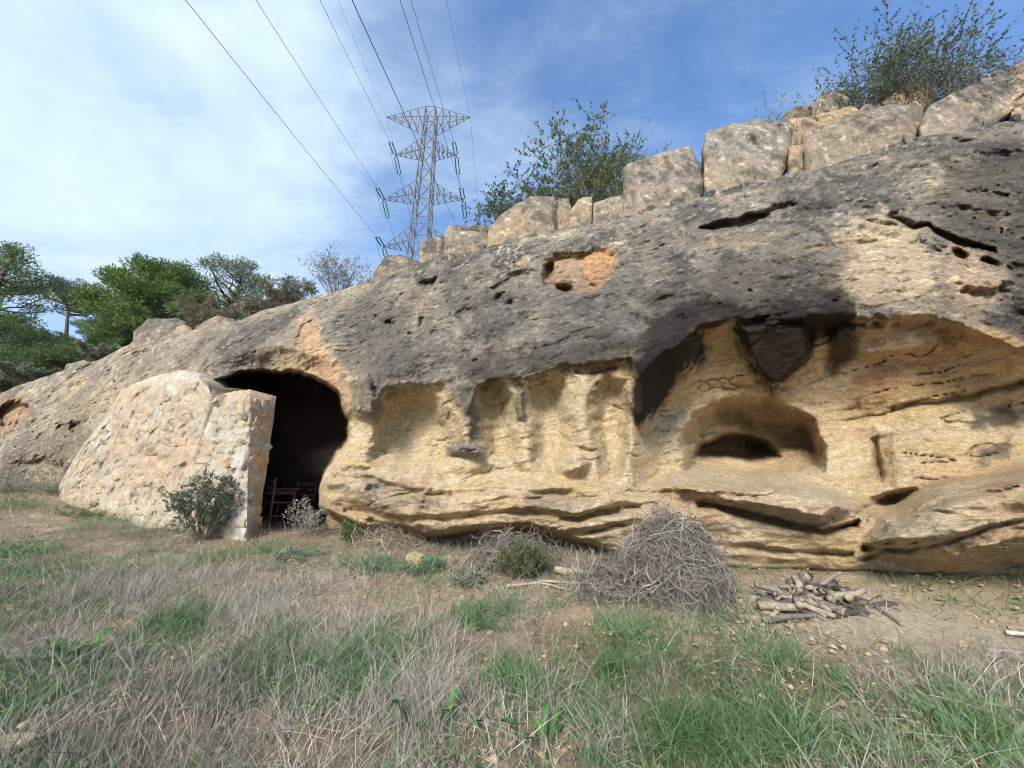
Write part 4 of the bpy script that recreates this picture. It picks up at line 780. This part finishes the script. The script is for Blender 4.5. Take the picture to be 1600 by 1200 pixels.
# ------------------------------------------------------------------ grass and litter
def scatter(n, ymin=1.1, ymax=10.5, seed=1):
    g = np.random.default_rng(seed); y = ymin*(ymax/ymin)**g.random(n); x = y*g.uniform(-1.6, 1.6, n); return x, y, g
def blobs(u, v, L): 
    s = np.zeros_like(u)
    for (a, b, ra, rb, w) in L: s = np.maximum(s, w*np.exp(-((u-a)/ra)**2-((v-b)/rb)**2))
    return s
bare = [(560, 955, 130, 30, .7), (300, 880, 60, 14, .4), (230, 1160, 200, 40, .75), (60, 1110, 90, 26, .5), (480, 1190, 150, 24, .6), (620, 1000, 60, 24, .5), (1400, 960, 240, 55, 1), (1550, 1000, 200, 60, .9), (700, 940, 160, 26, .6), (1050, 960, 130, 16, .7), (860, 925, 60, 16, .8), (60, 820, 60, 14, .5), (450, 845, 40, 12, .7), (150, 1170, 90, 30, .5), (330, 1140, 120, 30, .45), (500, 940, 90, 30, .55), (1400, 1090, 60, 30, .5), (620, 1180, 80, 25, .3)]
DRY = [(180, 940, 230, 60, 1), (60, 1040, 170, 80, .75), (380, 960, 180, 70, .8), (330, 1060, 260, 60, .6), (560, 1000, 120, 90, .55), (700, 1130, 260, 70, .8), (480, 1160, 200, 60, .45), (900, 1150, 180, 60, .6), (1100, 980, 90, 40, .5), (1150, 1010, 120, 40, .5), (1300, 1130, 150, 60, .35), (1530, 1120, 120, 60, .4), (650, 860, 120, 18, .5), (320, 860, 100, 25, .5), (60, 770, 90, 20, .4), (980, 1010, 200, 50, .3), (200, 1180, 250, 30, .5)]
GRN = [(1040, 1060, 150, 60, 1), (1180, 1110, 150, 75, 1), (960, 1000, 130, 30, .6), (1240, 1180, 140, 50, .8), (760, 970, 55, 26, .9), (1010, 1150, 200, 50, .7), (150, 800, 110, 16, .8), (110, 795, 60, 12, .9), (600, 885, 60, 12, .6), (30, 790, 60, 20, .5), (20, 865, 50, 14, .8), (440, 865, 50, 14, .5), (600, 1080, 200, 70, .4), (860, 1100, 160, 60, .6), (300, 1010, 180, 70, .45), (100, 1090, 160, 50, .45), (330, 1020, 160, 60, .45), (60, 900, 120, 30, .35), (240, 870, 120, 18, .5), (520, 1040, 160, 60, .6), (1560, 1130, 100, 50, .5), (700, 1040, 90, 40, .45), (760, 1180, 200, 30, .4), (230, 830, 120, 14, .5)]
def blocked(x, y):   # inside rock or wall
    a = x/y; base = np.interp(a, rat(np.linspace(-300, 1900, 60), Fl(np.linspace(-300, 1900, 60)))[0], [float(ground_hit(uu, vv+4)[1]) for uu, vv in zip(np.linspace(-300, 1900, 60), Fl(np.linspace(-300, 1900, 60)))])
    return y > base+.2
def grass(name, n, maps, ln, wd, lean, cA, cB, label, seed, m, bend=.5, thin=.9, k=5, floor=.05, flat=.0, clump=None, off=0):
    x, y, g = scatter(n, seed=seed); P = np.stack([x, y, gz(x, y)], -1); u, v = proj(P)
    d = np.maximum(blobs(u, v, maps), floor)*(1-.85*thin*blobs(u, v, bare)); d *= .12+1.15*sst(-.18, .22, fbm(P*np.array([2.2, 2.2, 0])+seed, 4))
    keep = (g.random(n) < d) & ~blocked(x, y); P = P[keep]; n = len(P)
    if clump: P[:, :2] += g.normal(size=(n, 2))*clump
    P[:, 2] = gz(P[:, 0], P[:, 1])-.01
    t = np.linspace(0, 1, k); az = g.random(n)*2*np.pi + .8*fbm(P*1.5, 2); le = np.abs(g.normal(size=n))*lean + flat*g.random(n)
    dr = np.stack([np.cos(az)*np.sin(le), np.sin(az)*np.sin(le), np.abs(np.cos(le))+.02], -1); L = ln[0]+(ln[1]-ln[0])*g.random(n)**1.6
    Q = P[:, None]+dr[:, None]*(L[:, None]*t)[..., None]; side = g.normal(size=(n, 3)); side[:, 2] = -np.abs(side[:, 2])*.6
    Q += (side*L[:, None]*bend*.5)[:, None]*(t**2)[:, None]; Q[..., 2] = np.maximum(Q[..., 2], gz(Q[..., 0], Q[..., 1])+.004)
    Wd = (wd*(.5+g.random(n)))[:, None]*(1-.8*t**1.5)[None]
    V, f = ribbons(Q, Wd); w = np.repeat(np.clip(.6*g.random(n)+.4*sst(-.4, .4, fbm(P*1.1+5, 3)), 0, 1), 2*k)[:, None]
    print(name, n); return tag(mesh(name, V, f, m, None, np.array(cA)*(1-w)+np.array(cB)*w), label, 'grass', None, 'stuff')
grass('dry_grass', 580000, DRY, (.05, .30), .0017, .9, (.17, .15, .12), (.50, .45, .375), 'grey dead grass stems tangled over the ground', 91, M['dry'], bend=.6, k=4, floor=.2)
grass('dry_stalks', 16000, DRY, (.16, .44), .0019, .8, (.27, .24, .195), (.56, .51, .43), 'long bleached stalks leaning among the dead grass', 92, M['dry'], bend=.45, flat=.6)
grass('green_grass', 640000, GRN, (.05, .24), .0034, .55, (.075, .15, .06), (.21, .33, .15), 'blue-green grass growing in patches', 93, M['grass'], bend=.9, floor=.10, k=4)
grass('yellow_green_grass', 110000, GRN, (.03, .11), .0028, .6, (.14, .17, .06), (.27, .28, .12), 'short yellowish grass between the stems', 94, M['grass'], bend=.8, floor=.26, k=4)
grass('straw_litter', 170000, DRY, (.03, .12), .0020, 1.5, (.28, .23, .17), (.52, .45, .35), 'short broken straw lying on the soil', 95, M['dry'], floor=.25, thin=.7, k=3)
def gravel():
    n = 8000; x, y, g = scatter(n, seed=96); k = ~blocked(x, y); x, y = x[k], y[k]; n = len(x); r = .004+.024*g.random(n)**3+.006*g.random(n)
    V0 = np.array([(1, 0, 0), (-1, 0, 0), (0, 1, 0), (0, -1, 0), (0, 0, 1), (0, 0, -1)], float); F0 = np.array([(0, 2, 4), (2, 1, 4), (1, 3, 4), (3, 0, 4), (2, 0, 5), (1, 2, 5), (3, 1, 5), (0, 3, 5)])
    V = V0[None]*(.6+.7*g.random((n, 6, 1)))*r[:, None, None]*np.array([1.2, 1.1, .7]) + g.normal(size=(n, 6, 3))*.15*r[:, None, None]
    V += np.stack([x, y, gz(x, y)+r*.3+.008], -1)[:, None]; w = np.repeat(g.random(n), 6)[:, None]
    tag(mesh('gravel', V, (F0[None]+(np.arange(n)*6)[:, None, None]).reshape(-1, 3), M['stone'], None, np.array([.30, .20, .13])*(1-w)+np.array([.52, .41, .29])*w), 'small stones and clods scattered over the soil', 'gravel', None, 'stuff')
gravel()
def weed(u, v, n, L, label, seed, lc=((.05, .13, .035), (.12, .25, .07))):
    g = np.random.default_rng(seed); b = ground_hit(u, v); root = empty('leafy_weed', b, label, 'plant')
    for i in range(n):
        az = g.random()*2*np.pi; r = g.random()*.16; h = .03+.12*g.random(); l = L*(.6+.6*g.random()); w = l*.33; k = 6; t = np.linspace(0, 1, k)
        c = np.stack([r*np.cos(az)+np.cos(az)*l*t, r*np.sin(az)+np.sin(az)*l*t, h*np.sin(np.minimum(t*2.2, 1.6))*1.0+.01], -1); s = np.array([-np.sin(az), np.cos(az), 0]); wd = w*np.sin(np.pi*np.clip(t*.95+.04, 0, 1))**.7*(.85+.15*np.cos(t*20))
        V = np.concatenate([c+s*wd[:, None]+[0, 0, .012], c, c-s*wd[:, None]+[0, 0, .012]]); f = np.concatenate([[(j, j+1, k+j+1, k+j), (k+j, k+j+1, 2*k+j+1, 2*k+j)] for j in range(k-1)])
        q = g.random(); mesh('leaf', V, f, M['leaf'], root, np.array(lc[0])*(1-q)+np.array(lc[1])*q, True)
weed(105, 1045, 26, .15, 'broad-leaved bright green weed among the dead grass', 101)
weed(680, 1148, 8, .09, 'small rosette of green leaves in the short grass', 102)
weed(850, 1168, 7, .08, 'little upright green seedling beside the grass patch', 103)

# ------------------------------------------------------------------ pylon and power lines
def pylon():
    D = 45.0; xc = float(rat(664, 290)[0])*D; zt = lambda v: CAMZ + float(rat(664, v)[1])*D
    zg = float(hz(xc, D)); base = np.array([xc, D, zg]); root = empty('electricity_pylon', base, 'reddish grey lattice electricity pylon standing behind the outcrop', 'pylon')
    ztop = zt(174)-zg; half = lambda z: .8 + (1-z/ztop)*.95
    def bars(name, segs, r, m=M['steel'], par=None):
        A = np.array([s[0] for s in segs], float); B = np.array([s[1] for s in segs], float)
        V, f = tubes(np.stack([A, B], 1), np.full((len(A), 2), r), 4); return mesh(name, V, f, m, par or root)
    lv = np.linspace(0, ztop, 17); br = []
    cn = [(-1, -1), (1, -1), (1, 1), (-1, 1)]; cp = lambda z, i: np.array([cn[i % 4][0]*half(z), cn[i % 4][1]*half(z), z])
    for z0, z1 in zip(lv[:-1], lv[1:]):
        for i in range(4):
            br += [(cp(z0, i), cp(z1, i+1)), (cp(z0, i+1), cp(z1, i)), (cp(z1, i), cp(z1, i+1))]
    for i in range(4): bars('tower_leg', [(cp(0, i), cp(ztop, i))], .11)
    bars('lattice_bracing', br, .045)
    tips = []
    for v, xl, xr, dn in [(183, 604, 735, 4.3), (243, 618, 713, 3.2), (312, 599, 724, 3.2), (386, 599, 726, 3.2)]:
        z = zt(v)-zg
        for s, upx in ((-1, xl), (1, xr)):
            tx = float(rat(upx, v)[0])*D - xc; top = v < 200
            tip = np.array([tx, 0, z if not top else z]); sg = []
            h0 = half(z); zu, zd = (ztop, ztop-dn) if top else (z+2.6, z); tip = np.array([tx, 0, z if not top else z])
            for y in (-1, 1):
                a = np.array([s*half(zu), y*half(zu), zu]); c = np.array([s*half(zd), y*half(zd), zd]); sg += [(a, tip), (c, tip)]; n = 5
                for k in range(n):
                    t0, t1 = k/n, (k+1)/n; p = a*(1-t0)+tip*t0; q = c*(1-t0)+tip*t0; p1 = a*(1-t1)+tip*t1; sg += [(p, q), (q, p1)]
                    if y == 1: q2 = q*np.array([1, -1, 1]); sg += [(q, q2)]; p2 = p*np.array([1, -1, 1]); sg += [(p, p2)]
            arm = bars('cross_arm', sg, .05)
            tips.append((base+tip, s, top, arm))
    wires = []
    def wire(P, r, label):
        V, f = tubes(np.array(P)[None], np.full((1, len(P)), r), 4); b0 = V.mean(0); tag(mesh('power_line', V-b0, f, M['wire'], None, None, False, b0), label, 'power line', 'power lines on the pylon')
    tpx = {(-1, 1): 500, (-1, 2): 400, (-1, 3): 290, (1, 1): 642, (1, 2): 625, (1, 3): 550}; nm = {0: 'earth wire at the pylon tip', 1: 'conductor on the upper arm', 2: 'conductor on the middle arm', 3: 'conductor on the lowest arm'}
    for i, (tp, s, top, arm) in enumerate(tips):
        lvl = i//2
        side = 'longer overhanging' if s < 0 else 'cliff'
        for dirn in (-1, 1):
            e = tp.copy()
            if not top:   # a pair of glass strings in each direction
                e = tp + np.array([0, dirn*2.6, -1.1 if dirn > 0 else -.35]); d = e-tp; sd2 = np.array([.24, 0, 0])
                t = np.linspace(.12, .94, 22); R = np.where(np.arange(22) % 2, .11, .05)
                for q in (-1, 1):
                    V, f = tubes((tp-base+sd2*q+d*t[:, None])[None], R[None], 6); mesh('insulator', V, f, M['glass'], arm)
                bars('insulator_yoke', [(tp-base, tp-base+d*.1), (tp-base+sd2+d*.1, tp-base-sd2+d*.1), (tp-base+sd2+d*.95, tp-base-sd2+d*.95), (tp-base+d*.95, tp-base+d)], .05, par=arm)
            if dirn < 0:
                u0 = tpx.get((s, lvl), 697 if s > 0 else 528); a, b_ = rat(u0, 0); y0 = e[0]/float(a); z0 = CAMZ+float(b_)*y0
                sl = (z0-e[2])/(y0-e[1]) ; y = np.linspace(e[1], -160, 40); c = .0006; z = e[2] + (y-e[1])*(sl - c*(y0-e[1])) + c*(y-e[1])**2
                x = np.full_like(y, e[0])
            else:
                y = np.linspace(e[1], 330, 30); x = e[0] + 0*y; tt = (y-e[1])/285; z = e[2] - 42*tt*(1-tt)*1.0 - 30*tt
            wire(np.stack([x, y, z], -1),   .024 if not top else .016, nm[lvl] + (' on the side over the cave' if s < 0 else ' on the side over the boulders') + (', strung overhead' if dirn < 0 else ', running away downhill'))
        if not top:   # jumper loop
            t = np.linspace(0, 1, 12); A = tp+np.array([0, -2.6, -.35]); B = tp+np.array([0, 2.6, -1.1]); Q = A*(1-t)[:, None]+B*t[:, None]; Q[:, 2] -= 7*t*(1-t)
            V, f = tubes((Q-base)[None], np.full((1, 12), .022), 4); mesh('jumper_wire', V, f, M['wire'], arm)
pylon()
